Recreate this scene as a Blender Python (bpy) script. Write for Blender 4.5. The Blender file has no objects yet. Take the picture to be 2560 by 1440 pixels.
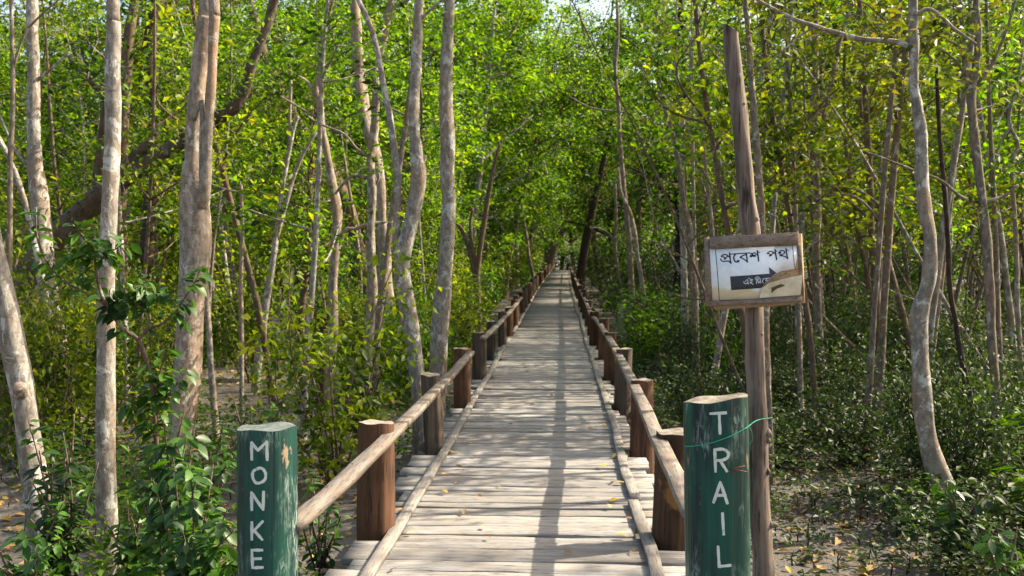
import bpy, math, random
import numpy as np
from mathutils import Vector, Matrix
from mathutils.bvhtree import BVHTree

S = bpy.context.scene
COL = S.collection
R = math.radians
rng = np.random.default_rng(7)
random.seed(7)

# ------------------------------------------------------------------ camera
F = 2300.0                                   # focal length in pixels of a 2560 px wide frame
CAM = np.array([0.25, 0.0, 1.6])
PITCH, YAW = R(1.594), R(2.987)
cam = bpy.data.cameras.new('camera')
cam.sensor_width = 23.5
cam.lens = 23.5 * F / 2560
cam.clip_start, cam.clip_end = 0.1, 2000
cam.dof.use_dof = True
cam.dof.focus_distance = 4.3
cam.dof.aperture_fstop = 3.4
co = bpy.data.objects.new('camera', cam)
co.location = CAM
co.rotation_euler = (R(90) - PITCH, 0, YAW)
COL.objects.link(co)
S.camera = co

# ------------------------------------------------------------------ light
SUN_AZ, SUN_EL = R(70), R(40)               # azimuth to the right of the boardwalk's direction
sdir = Vector((math.sin(SUN_AZ) * math.cos(SUN_EL), math.cos(SUN_AZ) * math.cos(SUN_EL), math.sin(SUN_EL)))
sun = bpy.data.lights.new('sun', 'SUN')
sun.energy = 5.0
sun.angle = R(0.6)
sun.color = (1.0, 0.87, 0.68)
so = bpy.data.objects.new('sun', sun)
so.rotation_euler = sdir.to_track_quat('Z', 'Y').to_euler()
so.location = (20, 20, 30)
COL.objects.link(so)
W = bpy.data.worlds.new('World')
S.world = W
W.use_nodes = True
nt = W.node_tree
sky = nt.nodes.new('ShaderNodeTexSky')
sky.sky_type = 'NISHITA'
sky.sun_disc = False
sky.sun_elevation = SUN_EL
sky.sun_rotation = SUN_AZ
sky.dust_density = 4.0
sky.air_density = 1.0
sky.ozone_density = .6
bg = nt.nodes['Background']
bg.inputs['Strength'].default_value = 0.15
warm = nt.nodes.new('ShaderNodeMix')                 # warm tint laid over the sky light, in place of white balance
warm.data_type = 'RGBA'; warm.blend_type = 'MULTIPLY'
warm.inputs[0].default_value = 1.0
warm.inputs[7].default_value = (1.0, .93, .80, 1)
nt.links.new(sky.outputs[0], warm.inputs[6])
nt.links.new(warm.outputs[2], bg.inputs['Color'])
S.view_settings.view_transform = 'Standard'
S.view_settings.look = 'None'
S.view_settings.exposure = 1.45
S.view_settings.gamma = 1.0
S.render.engine = 'CYCLES'
S.cycles.max_bounces = 6
S.cycles.diffuse_bounces = 2
S.cycles.transmission_bounces = 3
S.cycles.use_denoising = True

# ------------------------------------------------------------------ pixel <-> world
cy_, sy_ = math.cos(YAW), math.sin(YAW)
cp_, sp_ = math.cos(PITCH), math.sin(PITCH)
RIGHT = np.array([cy_, sy_, 0.0])
FWD = np.array([-sy_ * cp_, cy_ * cp_, -sp_])
UP = np.cross(RIGHT, FWD)

def ray(px, py):
    return RIGHT * ((px - 1280) / F) + UP * (-(py - 720) / F) + FWD

def at(px, py, d):
    """the point seen at pixel (px,py) of the 2560x1440 frame, d metres down the boardwalk"""
    v = ray(px, py)
    return CAM + v * (d / v[1])

# ------------------------------------------------------------------ object helpers
def link(o, parent=None):
    COL.objects.link(o)
    if parent is not None:
        o.parent = parent
    return o

def tag(o, label=None, cat=None, group=None, kind=None):
    if label: o['label'] = label
    if cat: o['category'] = cat
    if group: o['group'] = group
    if kind: o['kind'] = kind
    return o

def thing(name, label, cat, loc=(0, 0, 0), group=None):
    o = bpy.data.objects.new(name, None)
    o.empty_display_size = 0.1
    o.location = [float(v) for v in loc]
    link(o)
    return tag(o, label, cat, group)

def mesh_np(name, V, faces, smooth=False, mat_idx=None):
    """faces: (n,k) array, or a list of such arrays"""
    me = bpy.data.meshes.new(name)
    V = np.asarray(V, dtype=np.float32)
    if not isinstance(faces, list):
        faces = [faces]
    faces = [np.asarray(f, dtype=np.int32) for f in faces if len(f)]
    me.vertices.add(len(V))
    me.vertices.foreach_set('co', V.ravel())
    loops = np.concatenate([f.ravel() for f in faces])
    tot = np.concatenate([np.full(len(f), f.shape[1], np.int32) for f in faces])
    st = np.concatenate([[0], np.cumsum(tot)[:-1]]).astype(np.int32)
    me.loops.add(len(loops))
    me.loops.foreach_set('vertex_index', loops)
    me.polygons.add(len(tot))
    me.polygons.foreach_set('loop_start', st)
    me.polygons.foreach_set('loop_total', tot)
    if smooth:
        me.polygons.foreach_set('use_smooth', np.ones(len(tot), bool))
    if mat_idx is not None:
        me.polygons.foreach_set('material_index', np.asarray(mat_idx, np.int32))
    me.update(calc_edges=True)
    me.validate()
    return me

class MB:
    """collects pieces into one mesh"""
    def __init__(s):
        s.V, s.F, s.M, s.n = [], {}, {}, 0
        s.order = []
    def add(s, V, Fs, m=0):
        V = np.asarray(V, float)
        for f in (Fs if isinstance(Fs, list) else [Fs]):
            f = np.asarray(f, int)
            if len(f):
                s.order.append((f + s.n, m))
        s.V.append(V); s.n += len(V)
    def mesh(s, name, smooth=False):
        V = np.concatenate(s.V)
        fs = [f for f, m in s.order]
        mi = np.concatenate([np.full(len(f), m) for f, m in s.order])
        return mesh_np(name, V, fs, smooth, mi)
    def obj(s, name, mats, parent=None, smooth=False, origin=None):
        if origin is not None:
            for v in s.V: v -= np.asarray(origin)
        me = s.mesh(name, smooth)
        for m in (mats if isinstance(mats, (list, tuple)) else [mats]):
            me.materials.append(m)
        o = bpy.data.objects.new(name, me)
        return link(o, parent)

def mobj(name, me, parent=None, loc=None):
    o = bpy.data.objects.new(name, me)
    if loc is not None:
        o.location = [float(v) for v in loc]
    return link(o, parent)

def catmull(P, k=5):
    P = np.asarray(P, float)
    if len(P) < 3:
        t = np.linspace(0, 1, k + 1)[:, None]
        return P[0] * (1 - t) + P[-1] * t
    Q = np.vstack([2 * P[0] - P[1], P, 2 * P[-1] - P[-2]])
    out = []
    for i in range(1, len(Q) - 2):
        p0, p1, p2, p3 = Q[i - 1:i + 3]
        for t in np.arange(k) / k:
            out.append(0.5 * ((2 * p1) + (p2 - p0) * t + (2 * p0 - 5 * p1 + 4 * p2 - p3) * t * t + (-p0 + 3 * p1 - 3 * p2 + p3) * t ** 3))
    out.append(P[-1])
    return np.array(out)

def tube(path, rad, n=10, rough=0.06, seed=0, cap=True):
    P = np.asarray(path, float)
    m = len(P)
    rad = np.asarray(rad, float) if np.ndim(rad) else np.full(m, rad)
    T = np.gradient(P, axis=0)
    T /= np.linalg.norm(T, axis=1)[:, None] + 1e-9
    a = np.array([0, 0, 1.0]) if abs(T[0][2]) < 0.9 else np.array([1.0, 0, 0])
    u = np.cross(a, T[0]); u /= np.linalg.norm(u)
    g = np.random.default_rng(seed + 11)
    ph = g.random(6) * 6.28
    th = np.linspace(0, 2 * np.pi, n, endpoint=False)
    V = []
    s = np.concatenate([[0], np.cumsum(np.linalg.norm(np.diff(P, axis=0), axis=1))])
    for i in range(m):
        u = u - T[i] * np.dot(u, T[i]); u /= np.linalg.norm(u)
        w = np.cross(T[i], u)
        q = s[i] / max(rad[i], 0.004)
        nz = 1 + rough * (np.sin(2 * th + ph[0] + 0.13 * q) + 0.7 * np.sin(3 * th + ph[1] - 0.21 * q) + 0.8 * np.sin(th + ph[2] + 0.37 * q) + 0.8 * math.sin(0.55 * q + ph[3]) + .4 * np.sin(5 * th + ph[4] + .5 * q))
        V.append(P[i] + rad[i] * nz[:, None] * (np.cos(th)[:, None] * u + np.sin(th)[:, None] * w))
    V = np.concatenate(V)
    i = np.arange(m - 1)[:, None] * n
    j = np.arange(n)[None, :]
    k = (j + 1) % n
    Q = np.stack([i + j, i + k, i + n + k, i + n + j], -1).reshape(-1, 4)
    Fs = [Q]
    if cap:
        c = len(V)
        V = np.vstack([V, P[0], P[-1]])
        jj = np.arange(n); kk = (jj + 1) % n
        Fs.append(np.stack([kk, jj, np.full(n, c)], -1))
        Fs.append(np.stack([(m - 1) * n + jj, (m - 1) * n + kk, np.full(n, c + 1)], -1))
    return V, Fs

BOXF = np.array([[0, 3, 2, 1], [4, 5, 6, 7], [0, 1, 5, 4], [1, 2, 6, 5], [2, 3, 7, 6], [3, 0, 4, 7]])

def prism_pts(front, back):
    n = len(front)
    V = np.vstack([front, back])
    j = np.arange(n); k = (j + 1) % n
    return V, [np.array([list(range(n))]), np.array([list(range(2 * n - 1, n - 1, -1))]), np.stack([j, j + n, k + n, k], -1)]

# ------------------------------------------------------------------ leaves
def unit(v):
    return v / (np.linalg.norm(v, axis=-1, keepdims=True) + 1e-9)

def leaf_arrays(P, D, N, L, Wd, full=False, g=rng):
    """P base points, D leaf axis, N upper-side direction"""
    P = np.asarray(P, float); D = unit(np.asarray(D, float))
    N = unit(N - D * np.sum(N * D, -1, keepdims=True))
    B = np.cross(D, N)
    n = len(P)
    L = np.broadcast_to(L, (n,))[:, None]; Wd = np.broadcast_to(Wd, (n,))[:, None]
    if not full:
        f = 0.22 * Wd
        v = np.stack([P, P + D * L * .45 + B * Wd * .5 + N * f, P + D * L - N * L * .10, P + D * L * .45 - B * Wd * .5 + N * f], 1)
        V = v.reshape(-1, 3)
        o = np.arange(n)[:, None] * 4
        return V, np.concatenate([o + np.array([0, 1, 2]), o + np.array([0, 2, 3])])
    rows = []
    curl = g.uniform(.05, .3, (n, 1))
    for t, w in ((.22, .36), (.5, .5), (.78, .32)):
        c = P + D * L * t - N * L * curl * t * t
        up = N * Wd * .16 * (w / .5)
        rows += [c + B * Wd * w + up, c, c - B * Wd * w + up]
    tip = P + D * L - N * L * curl
    V = np.stack([P] + rows + [tip], 1).reshape(-1, 3)
    o = np.arange(n)[:, None] * 11
    tri = np.array([[0, 2, 1], [0, 3, 2], [10, 7, 8], [10, 8, 9]])
    qd = np.array([[1, 2, 5, 4], [2, 3, 6, 5], [4, 5, 8, 7], [5, 6, 9, 8]])
    return V, [np.concatenate([o + t for t in tri]), np.concatenate([o + q for q in qd])]

def rand_leaves(P, L, Wr=.5, droop=.35, up=1.0, g=rng, full=False):
    n = len(P)
    a = g.uniform(0, 2 * np.pi, n)
    D = np.stack([np.cos(a), np.sin(a), g.normal(-droop, .45, n)], 1)
    N = g.normal(0, .6, (n, 3)); N[:, 2] += up
    Ls = L * g.uniform(.65, 1.3, n)
    return leaf_arrays(P, D, N, Ls, Ls * Wr * g.uniform(.8, 1.2, n), full, g)

def clump_points(n, centers, radii, g=rng, flat=.55):
    """leaf positions round twig centres"""
    k = g.integers(0, len(centers), n)
    off = g.normal(0, 1, (n, 3)) * radii[k][:, None]
    off[:, 2] *= flat
    return centers[k] + off

# ------------------------------------------------------------------ materials
def mat(name):
    m = bpy.data.materials.new(name)
    m.use_nodes = True
    t = m.node_tree
    t.nodes.clear()
    out = t.nodes.new('ShaderNodeOutputMaterial')
    return m, t, out

def N_(t, typ, **kw):
    n = t.nodes.new(typ)
    for k, v in kw.items():
        if k.startswith('i_'):
            n.inputs[k[2:].replace('_', ' ')].default_value = v
        else:
            setattr(n, k, v)
    return n

def ramp(t, fac, stops):
    r = t.nodes.new('ShaderNodeValToRGB')
    e = r.color_ramp.elements
    while len(e) < len(stops): e.new(.5)
    for el, (p, c) in zip(e, stops):
        el.position = p
        el.color = (c[0], c[1], c[2], 1) if len(c) == 3 else c
    t.links.new(fac, r.inputs[0])
    return r.outputs[0]

def gray(v): return (v, v, v)

def noise(t, vec, scale, detail=4, rough=.6, dist=0):
    n = N_(t, 'ShaderNodeTexNoise')
    n.inputs['Scale'].default_value = scale
    n.inputs['Detail'].default_value = detail
    n.inputs['Roughness'].default_value = rough
    n.inputs['Distortion'].default_value = dist
    t.links.new(vec, n.inputs['Vector'])
    return n.outputs['Fac']

def mapping(t, scale, src='Object', shift=True):
    tc = t.nodes.new('ShaderNodeTexCoord')
    mp = t.nodes.new('ShaderNodeMapping')
    mp.inputs['Scale'].default_value = scale
    t.links.new(tc.outputs[src], mp.inputs['Vector'])
    if shift:                                    # every object gets its own piece of the pattern
        oi = t.nodes.new('ShaderNodeObjectInfo')
        mul = N_(t, 'ShaderNodeMath', operation='MULTIPLY')
        mul.inputs[1].default_value = 37.0
        t.links.new(oi.outputs['Random'], mul.inputs[0])
        cb = t.nodes.new('ShaderNodeCombineXYZ')
        for q in range(3): t.links.new(mul.outputs[0], cb.inputs[q])
        t.links.new(cb.outputs[0], mp.inputs['Location'])
    return mp.outputs[0]

def mix(t, fac, a, b, mode='MIX'):
    m = N_(t, 'ShaderNodeMix', data_type='RGBA', blend_type=mode)
    def put(s, v):
        if isinstance(v, (tuple, list)): s.default_value = (v[0], v[1], v[2], 1)
        elif isinstance(v, (int, float)): s.default_value = v
        else: t.links.new(v, s)
    put(m.inputs[0], fac); put(m.inputs[6], a); put(m.inputs[7], b)
    return m.outputs[2]

def bump(t, h, strength=.5, dist=.01):
    b = t.nodes.new('ShaderNodeBump')
    b.inputs['Strength'].default_value = strength
    b.inputs['Distance'].default_value = dist
    t.links.new(h, b.inputs['Height'])
    return b.outputs[0]

def princ(t, out, col, rough=.8, nrm=None, spec=.3):
    p = t.nodes.new('ShaderNodeBsdfPrincipled')
    if isinstance(col, (tuple, list)): p.inputs['Base Color'].default_value = (*col[:3], 1)
    else: t.links.new(col, p.inputs['Base Color'])
    if isinstance(rough, (int, float)): p.inputs['Roughness'].default_value = rough
    else: t.links.new(rough, p.inputs['Roughness'])
    p.inputs['Specular IOR Level'].default_value = spec
    if nrm is not None: t.links.new(nrm, p.inputs['Normal'])
    t.links.new(p.outputs[0], out.inputs['Surface'])
    return p

def leaf_mat(name, cols, trans, tcol, rough=.42, var=.25, spec=.5):
    """cols: list of leaf colours picked per leaf; trans: share of light let through"""
    m, t, out = mat(name)
    geo = t.nodes.new('ShaderNodeNewGeometry')
    st = [((i + .0) / max(1, len(cols) - 1), c) for i, c in enumerate(cols)]
    tcn = t.nodes.new('ShaderNodeTexCoord')
    cl = noise(t, tcn.outputs['Object'], 1.6, 3, .6)
    av = N_(t, 'ShaderNodeMath', operation='MULTIPLY_ADD')     # clump tone: young leaves paler, dark end paints shade of gaps between leaves
    t.links.new(cl, av.inputs[0]); av.inputs[1].default_value = 2.7; av.inputs[2].default_value = -1.2
    ad = N_(t, 'ShaderNodeMath', operation='MULTIPLY_ADD')
    t.links.new(geo.outputs['Random Per Island'], ad.inputs[0]); ad.inputs[1].default_value = .55
    t.links.new(av.outputs[0], ad.inputs[2])
    c = ramp(t, ad.outputs[0], st)
    oi = t.nodes.new('ShaderNodeObjectInfo')
    v = N_(t, 'ShaderNodeMapRange')
    v.inputs['To Min'].default_value = 1 - var
    v.inputs['To Max'].default_value = 1 + var
    t.links.new(oi.outputs['Random'], v.inputs['Value'])
    hs = t.nodes.new('ShaderNodeHueSaturation')
    t.links.new(c, hs.inputs['Color']); t.links.new(v.outputs[0], hs.inputs['Value'])
    p = t.nodes.new('ShaderNodeBsdfPrincipled')
    p.inputs['Roughness'].default_value = rough
    p.inputs['Specular IOR Level'].default_value = spec
    t.links.new(hs.outputs[0], p.inputs['Base Color'])
    tr = t.nodes.new('ShaderNodeBsdfTranslucent')
    tm = mix(t, 1.0, hs.outputs[0], tcol, 'MULTIPLY')
    t.links.new(tm, tr.inputs['Color'])
    mx = t.nodes.new('ShaderNodeMixShader')
    mx.inputs[0].default_value = trans
    t.links.new(p.outputs[0], mx.inputs[1]); t.links.new(tr.outputs[0], mx.inputs[2])
    t.links.new(mx.outputs[0], out.inputs['Surface'])
    return m

def bark_mat(name, base, light, dark, scale=9, lich=.5, bumps=.6):
    m, t, out = mat(name)
    v = mapping(t, (1, 1, .5))
    n1 = noise(t, v, scale, 6, .72)
    n2 = noise(t, mapping(t, (1, 1, .7)), scale * .42, 5, .72, .6)
    n3 = noise(t, mapping(t, (1, 1, 2.4)), scale * 1.1, 5, .75, .5)
    n4 = noise(t, v, scale * .13, 3, .6)
    c = mix(t, ramp(t, n1, [(.42, gray(0)), (.58, gray(1))]), base, tuple(b * .48 for b in base))
    c = mix(t, ramp(t, n4, [(.45, gray(0)), (.65, gray(.6))]), c, (base[0] * .85, base[1] * .62, base[2] * .45))
    c = mix(t, ramp(t, n2, [(lich, gray(0)), (lich + .05, gray(.9))]), c, light)
    c = mix(t, ramp(t, n3, [(.59, gray(0)), (.65, gray(.9))]), c, dark)
    princ(t, out, c, .88, bump(t, n1, bumps, .02), .15)
    return m

def wood_mat(name, a, b, dark, axis=0, scale=5, var=.2, rough=.75, bumps=.5, warm=None, wr=(.42, .72)):
    """weathered timber with its grain along the given local axis"""
    m, t, out = mat(name)
    sc = [1.0, 1.0, 1.0]; sc[axis] = .07
    v = mapping(t, tuple(sc))
    g1 = noise(t, v, scale * 7, 5, .65, .3)
    g2 = noise(t, v, scale * 22, 3, .6)
    bl = noise(t, mapping(t, (1, 1, 1)), scale * .8, 4, .6)
    c = mix(t, ramp(t, g1, [(.42, gray(0)), (.58, gray(1))]), a, b)
    c = mix(t, ramp(t, bl, [(wr[0], gray(0)), (wr[1], gray(.75))]), c, warm or tuple(q * .72 for q in a))
    c = mix(t, ramp(t, g2, [(.58, gray(0)), (.66, gray(.9))]), c, dark)
    oi = t.nodes.new('ShaderNodeObjectInfo')
    mr = N_(t, 'ShaderNodeMapRange')
    mr.inputs['To Min'].default_value = 1 - var; mr.inputs['To Max'].default_value = 1 + var
    t.links.new(oi.outputs['Random'], mr.inputs['Value'])
    hs = t.nodes.new('ShaderNodeHueSaturation')
    t.links.new(c, hs.inputs['Color']); t.links.new(mr.outputs[0], hs.inputs['Value'])
    princ(t, out, hs.outputs[0], rough, bump(t, g1, bumps, .006), .25)
    return m

def flat_mat(name, col, rough=.7, spec=.3, nscale=None, dark=.6):
    m, t, out = mat(name)
    if nscale:
        n = noise(t, mapping(t, (1, 1, 1)), nscale, 5, .7)
        c = mix(t, ramp(t, n, [(.4, gray(0)), (.66, gray(1))]), col, tuple(q * dark for q in col))
    else:
        c = col
    princ(t, out, c, rough, None, spec)
    return m

M = {}
M['leaf_sun'] = leaf_mat('sunny yellow green leaf', [(.011, .03, .004), (.038, .095, .005), (.09, .185, .006), (.15, .24, .008), (.23, .265, .014)], .5, (1.8, 1.8, .45), rough=.5, spec=.32)
M['leaf_gold_sunlit'] = leaf_mat('sunlit golden green leaf', [(.022, .045, .004), (.075, .125, .006), (.16, .22, .008), (.27, .285, .012)], .5, (1.9, 1.75, .45), rough=.5, spec=.32)  # brightened yellow puts sunlight into the leaf colour of the left shrubs
M['leaf_mid'] = leaf_mat('mid green leaf', [(.014, .036, .006), (.042, .095, .007), (.09, .175, .008), (.16, .245, .011)], .5, (1.75, 1.85, .45), rough=.52, spec=.3)
M['leaf_dark'] = leaf_mat('dark green glossy leaf', [(.014, .03, .011), (.028, .052, .014), (.05, .085, .017), (.09, .125, .022)], .3, (1.6, 1.7, .6), rough=.55, spec=.38)
M['leaf_olive'] = leaf_mat('olive brown leaf', [(.035, .045, .010), (.07, .10, .013), (.12, .15, .015), (.18, .14, .02)], .45, (1.75, 1.75, .5), rough=.55)
M['leaf_hero'] = leaf_mat('broad glossy green leaf', [(.014, .042, .010), (.03, .085, .012), (.06, .15, .012), (.10, .21, .014)], .32, (1.6, 1.75, .5), rough=.45, spec=.42)
M['litter'] = leaf_mat('dry fallen leaf', [(.30, .19, .07), (.42, .28, .10), (.22, .13, .06), (.50, .33, .05), (.33, .26, .17), (.16, .10, .06)], .1, (1, 1, 1), rough=.7, spec=.2)
M['leaf_yellow'] = leaf_mat('yellow fallen leaf', [(.62, .40, .03), (.55, .34, .04)], .1, (1, 1, 1), rough=.6, spec=.3)
M['leaf_tan'] = leaf_mat('tan fallen leaf', [(.40, .27, .13), (.30, .19, .10)], .1, (1, 1, 1), rough=.7, spec=.2)
M['leaf_brown'] = leaf_mat('brown fallen leaf', [(.17, .09, .045), (.12, .07, .04)], .05, (1, 1, 1), rough=.7, spec=.2)
M['bark_pale'] = bark_mat('pale grey lichened bark', (.285, .262, .232), (.45, .447, .42), (.06, .048, .039), 22, .54)
M['bark_pink'] = bark_mat('pinkish grey bark', (.305, .26, .215), (.43, .405, .37), (.06, .043, .033), 22, .57)
M['bark_brown'] = bark_mat('brown bark', (.15, .112, .086), (.30, .28, .245), (.04, .03, .023), 16, .6)
M['bark_brown_dark'] = bark_mat('dark brown bark', (.125, .098, .078), (.28, .265, .24), (.035, .027, .022), 14, .61)
M['bark_dark'] = bark_mat('dark bark', (.06, .045, .035), (.14, .12, .10), (.02, .016, .014), 20, .64)
M['bark_grey'] = bark_mat('grey thin bark', (.215, .18, .145), (.38, .36, .32), (.05, .04, .032), 26, .57)
M['plank'] = wood_mat('weathered grey plank', (.30, .295, .287), (.20, .195, .188), (.045, .041, .038), 0, 5, .22, .85, .6, (.27, .235, .195))
M['kerb'] = wood_mat('weathered batten', (.27, .25, .228), (.18, .165, .15), (.08, .065, .055), 1, 6, .12, .75, .2)
M['rail'] = wood_mat('worn grey brown handrail', (.215, .193, .17), (.13, .113, .098), (.045, .037, .032), 1, 6, .12, .8, .2, (.19, .14, .10))
M['post'] = wood_mat('red brown log', (.095, .043, .022), (.038, .020, .012), (.014, .010, .008), 2, 2.6, .3, .8, 1.0, (.13, .065, .036))
M['post_peel'] = wood_mat('dark log with peeling orange bark', (.07, .036, .018), (.035, .02, .012), (.012, .009, .007), 2, 3.2, .05, .8, 1.0, (.27, .13, .04), (.56, .60))
M['post_grey'] = wood_mat('grey brown log', (.12, .088, .065), (.055, .042, .032), (.025, .02, .016), 2, 2.6, .25, .8, .9, (.10, .066, .043))
M['endgrain'] = flat_mat('grey end grain', (.30, .265, .22), .9, .1, 30, .45)
M['endgrain_shaded'] = flat_mat('blue grey shaded weathered end grain', (.13, .155, .15), .9, .1, 40, .5)  # weathered grey, darkened for the shade on top of post MONKE
M['pole'] = wood_mat('weathered brown pole', (.19, .145, .115), (.062, .046, .038), (.016, .013, .012), 2, 3, .05, .75, 1.0, (.26, .22, .185))
M['batten'] = wood_mat('brown sign batten', (.25, .19, .15), (.17, .125, .10), (.06, .042, .032), 0, 8, .1)
M['board'] = wood_mat('raw sign board', (.42, .30, .19), (.33, .22, .13), (.14, .09, .05), 0, 7, .05, .8, .4, (.40, .22, .07))
M['beam'] = flat_mat('dark beam', (.06, .05, .04), .9, .1, 8)  # dark brown mottled timber below the planks
M['ink'] = flat_mat('black ink', (.012, .013, .018), .7, .2)
M['ink_grey'] = flat_mat('faded dark ink', (.075, .075, .095), .7, .2, 60, .7)
M['ink_brown'] = flat_mat('brown faded ink', (.13, .085, .05), .8, .1, 40, .8)
M['ink_pale'] = flat_mat('pale print', (.60, .64, .68), .7, .2)
M['wire'] = flat_mat('green plastic wire', (.01, .30, .17), .4, .5)
M['nail'] = flat_mat('rusty nail', (.16, .07, .04), .7, .4, 80)

def make_green():
    m, t, out = mat('worn dark green paint')
    v = mapping(t, (1, 1, .10), shift=False)
    n1 = noise(t, mapping(t, (1, 1, .2), shift=False), 75, 5, .75, 1.2)
    n2 = noise(t, mapping(t, (1, 1, .35), shift=False), 11, 5, .7, .3)
    n3 = noise(t, v, 14, 3, .6)
    c = mix(t, ramp(t, n3, [(.40, gray(0)), (.60, gray(1))]), (.002, .011, .015), (.003, .072, .049))
    n6 = noise(t, v, 5, 3, .6)
    c = mix(t, ramp(t, n6, [(.42, gray(0)), (.62, gray(.8))]), c, (.003, .045, .036))
    n5 = noise(t, mapping(t, (1, 1, .5), shift=False), 5, 3, .6)
    pm = ramp(t, n5, [(.50, gray(0)), (.63, gray(1))])
    sc = mix(t, 1.0, ramp(t, n1, [(.48, gray(0)), (.57, gray(1))]), ramp(t, n2, [(.42, gray(0)), (.55, gray(1))]), 'MULTIPLY')
    sc = mix(t, 1.0, sc, pm, 'MULTIPLY')
    c = mix(t, sc, c, (.26, .34, .30))
    n4 = noise(t, mapping(t, (1, 1, .5), shift=False), 9, 4, .7)
    c = mix(t, ramp(t, n4, [(.64, gray(0)), (.67, gray(1))]), c, (.20, .15, .10))
    cr = noise(t, mapping(t, (1, 1, .03), shift=False), 24, 2, .5)
    c = mix(t, ramp(t, cr, [(.34, gray(1)), (.39, gray(0))]), c, (.004, .010, .009))
    princ(t, out, c, .5, bump(t, cr, .8, .02), .35)
    return m
M['green'] = make_green()

def make_white():
    m, t, out = mat('chipped white lettering paint')
    n = noise(t, mapping(t, (1, 1, .4), shift=False), 70, 4, .7)
    c = mix(t, ramp(t, n, [(.60, gray(0)), (.70, gray(1))]), (.55, .575, .54), (.14, .21, .18))
    princ(t, out, c, .6, None, .3)
    return m
M['white'] = make_white()

def make_paper():
    m, t, out = mat('water stained paper')
    tc = t.nodes.new('ShaderNodeTexCoord')
    sx = t.nodes.new('ShaderNodeSeparateXYZ')
    t.links.new(tc.outputs['Object'], sx.inputs[0])
    n = noise(t, tc.outputs['Object'], 16, 4, .6, .5)
    n2 = noise(t, tc.outputs['Object'], 34, 4, .6)
    a = N_(t, 'ShaderNodeMath', operation='MULTIPLY_ADD')        # stain line climbs from the lower edge
    t.links.new(n, a.inputs[0]); a.inputs[1].default_value = -.10
    t.links.new(sx.outputs['Z'], a.inputs[2])
    edge = ramp(t, a.outputs[0], [(.0, gray(1)), (.012, gray(0))])
    a.inputs[2].default_value = 0
    off = N_(t, 'ShaderNodeMath', operation='ADD'); off.inputs[1].default_value = .135
    t.links.new(a.outputs[0], off.inputs[0])
    edge = ramp(t, off.outputs[0], [(.0, gray(1)), (.02, gray(0))])
    c = mix(t, ramp(t, n2, [(.4, gray(0)), (.7, gray(1))]), (.86, .88, .91), (.74, .77, .82))
    c = mix(t, edge, c, (.72, .62, .44))
    princ(t, out, c, .55, bump(t, n, .4, .01), .35)
    return m
M['paper'] = make_paper()
M['paper_stain'] = flat_mat('brown stained paper', (.78, .66, .48), .7, .2, 18, .72)

def make_ground():
    m, t, out = mat('grey tidal mud with leaf stains')
    v = mapping(t, (1, 1, 1), 'Object', False)
    n1 = noise(t, v, .9, 6, .65)
    n2 = noise(t, v, 7, 6, .7)
    n3 = noise(t, v, 30, 4, .7)
    c = mix(t, ramp(t, n1, [(.35, gray(0)), (.65, gray(1))]), (.075, .071, .066), (.115, .106, .096))
    c = mix(t, ramp(t, n2, [(.5, gray(0)), (.68, gray(1))]), c, (.12, .075, .04))
    c = mix(t, ramp(t, n3, [(.6, gray(0)), (.72, gray(1))]), c, (.05, .043, .036))
    princ(t, out, c, .7, bump(t, n2, .9, .05), .35)
    return m
M['ground'] = make_ground()

# ------------------------------------------------------------------ boardwalk course
def zd(y):
    y = np.asarray(y, float)
    return np.where(y > 20, .0138 * (y - 20), 0.0)

def xd(y):
    y = np.asarray(y, float)
    return np.where(y > 40, .5 * (np.maximum(y - 40, 0) / 56) ** 1.5, 0.0)

GZ = -0.42
def gz(x, y):
    return GZ + zd(y) + .05 * np.sin(x * 1.3 + y * .4) * np.cos(y * .9 - x * .3) + .04 * np.sin(x * .37 + 1.3) * np.sin(y * .29)

# ------------------------------------------------------------------ ground
gx = np.concatenate([np.linspace(-320, -40, 8), np.linspace(-36, 36, 145), np.linspace(40, 320, 8)])
gy = np.concatenate([np.linspace(-60, -4, 6), np.linspace(-3, 60, 127), np.linspace(64, 420, 16)])
GX, GY = np.meshgrid(gx, gy)
GV = np.stack([GX, GY, gz(GX, GY)], -1).reshape(-1, 3)
nx, ny = len(gx), len(gy)
ii = (np.arange(ny - 1)[:, None] * nx + np.arange(nx - 1)[None, :]).ravel()
me = mesh_np('mud_ground', GV, np.stack([ii, ii + 1, ii + nx + 1, ii + nx], -1), True)
me.materials.append(M['ground'])
tag(mobj('mud_ground', me), 'grey mud floor of the forest strewn with dry leaves', 'ground', None, 'structure')

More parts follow.
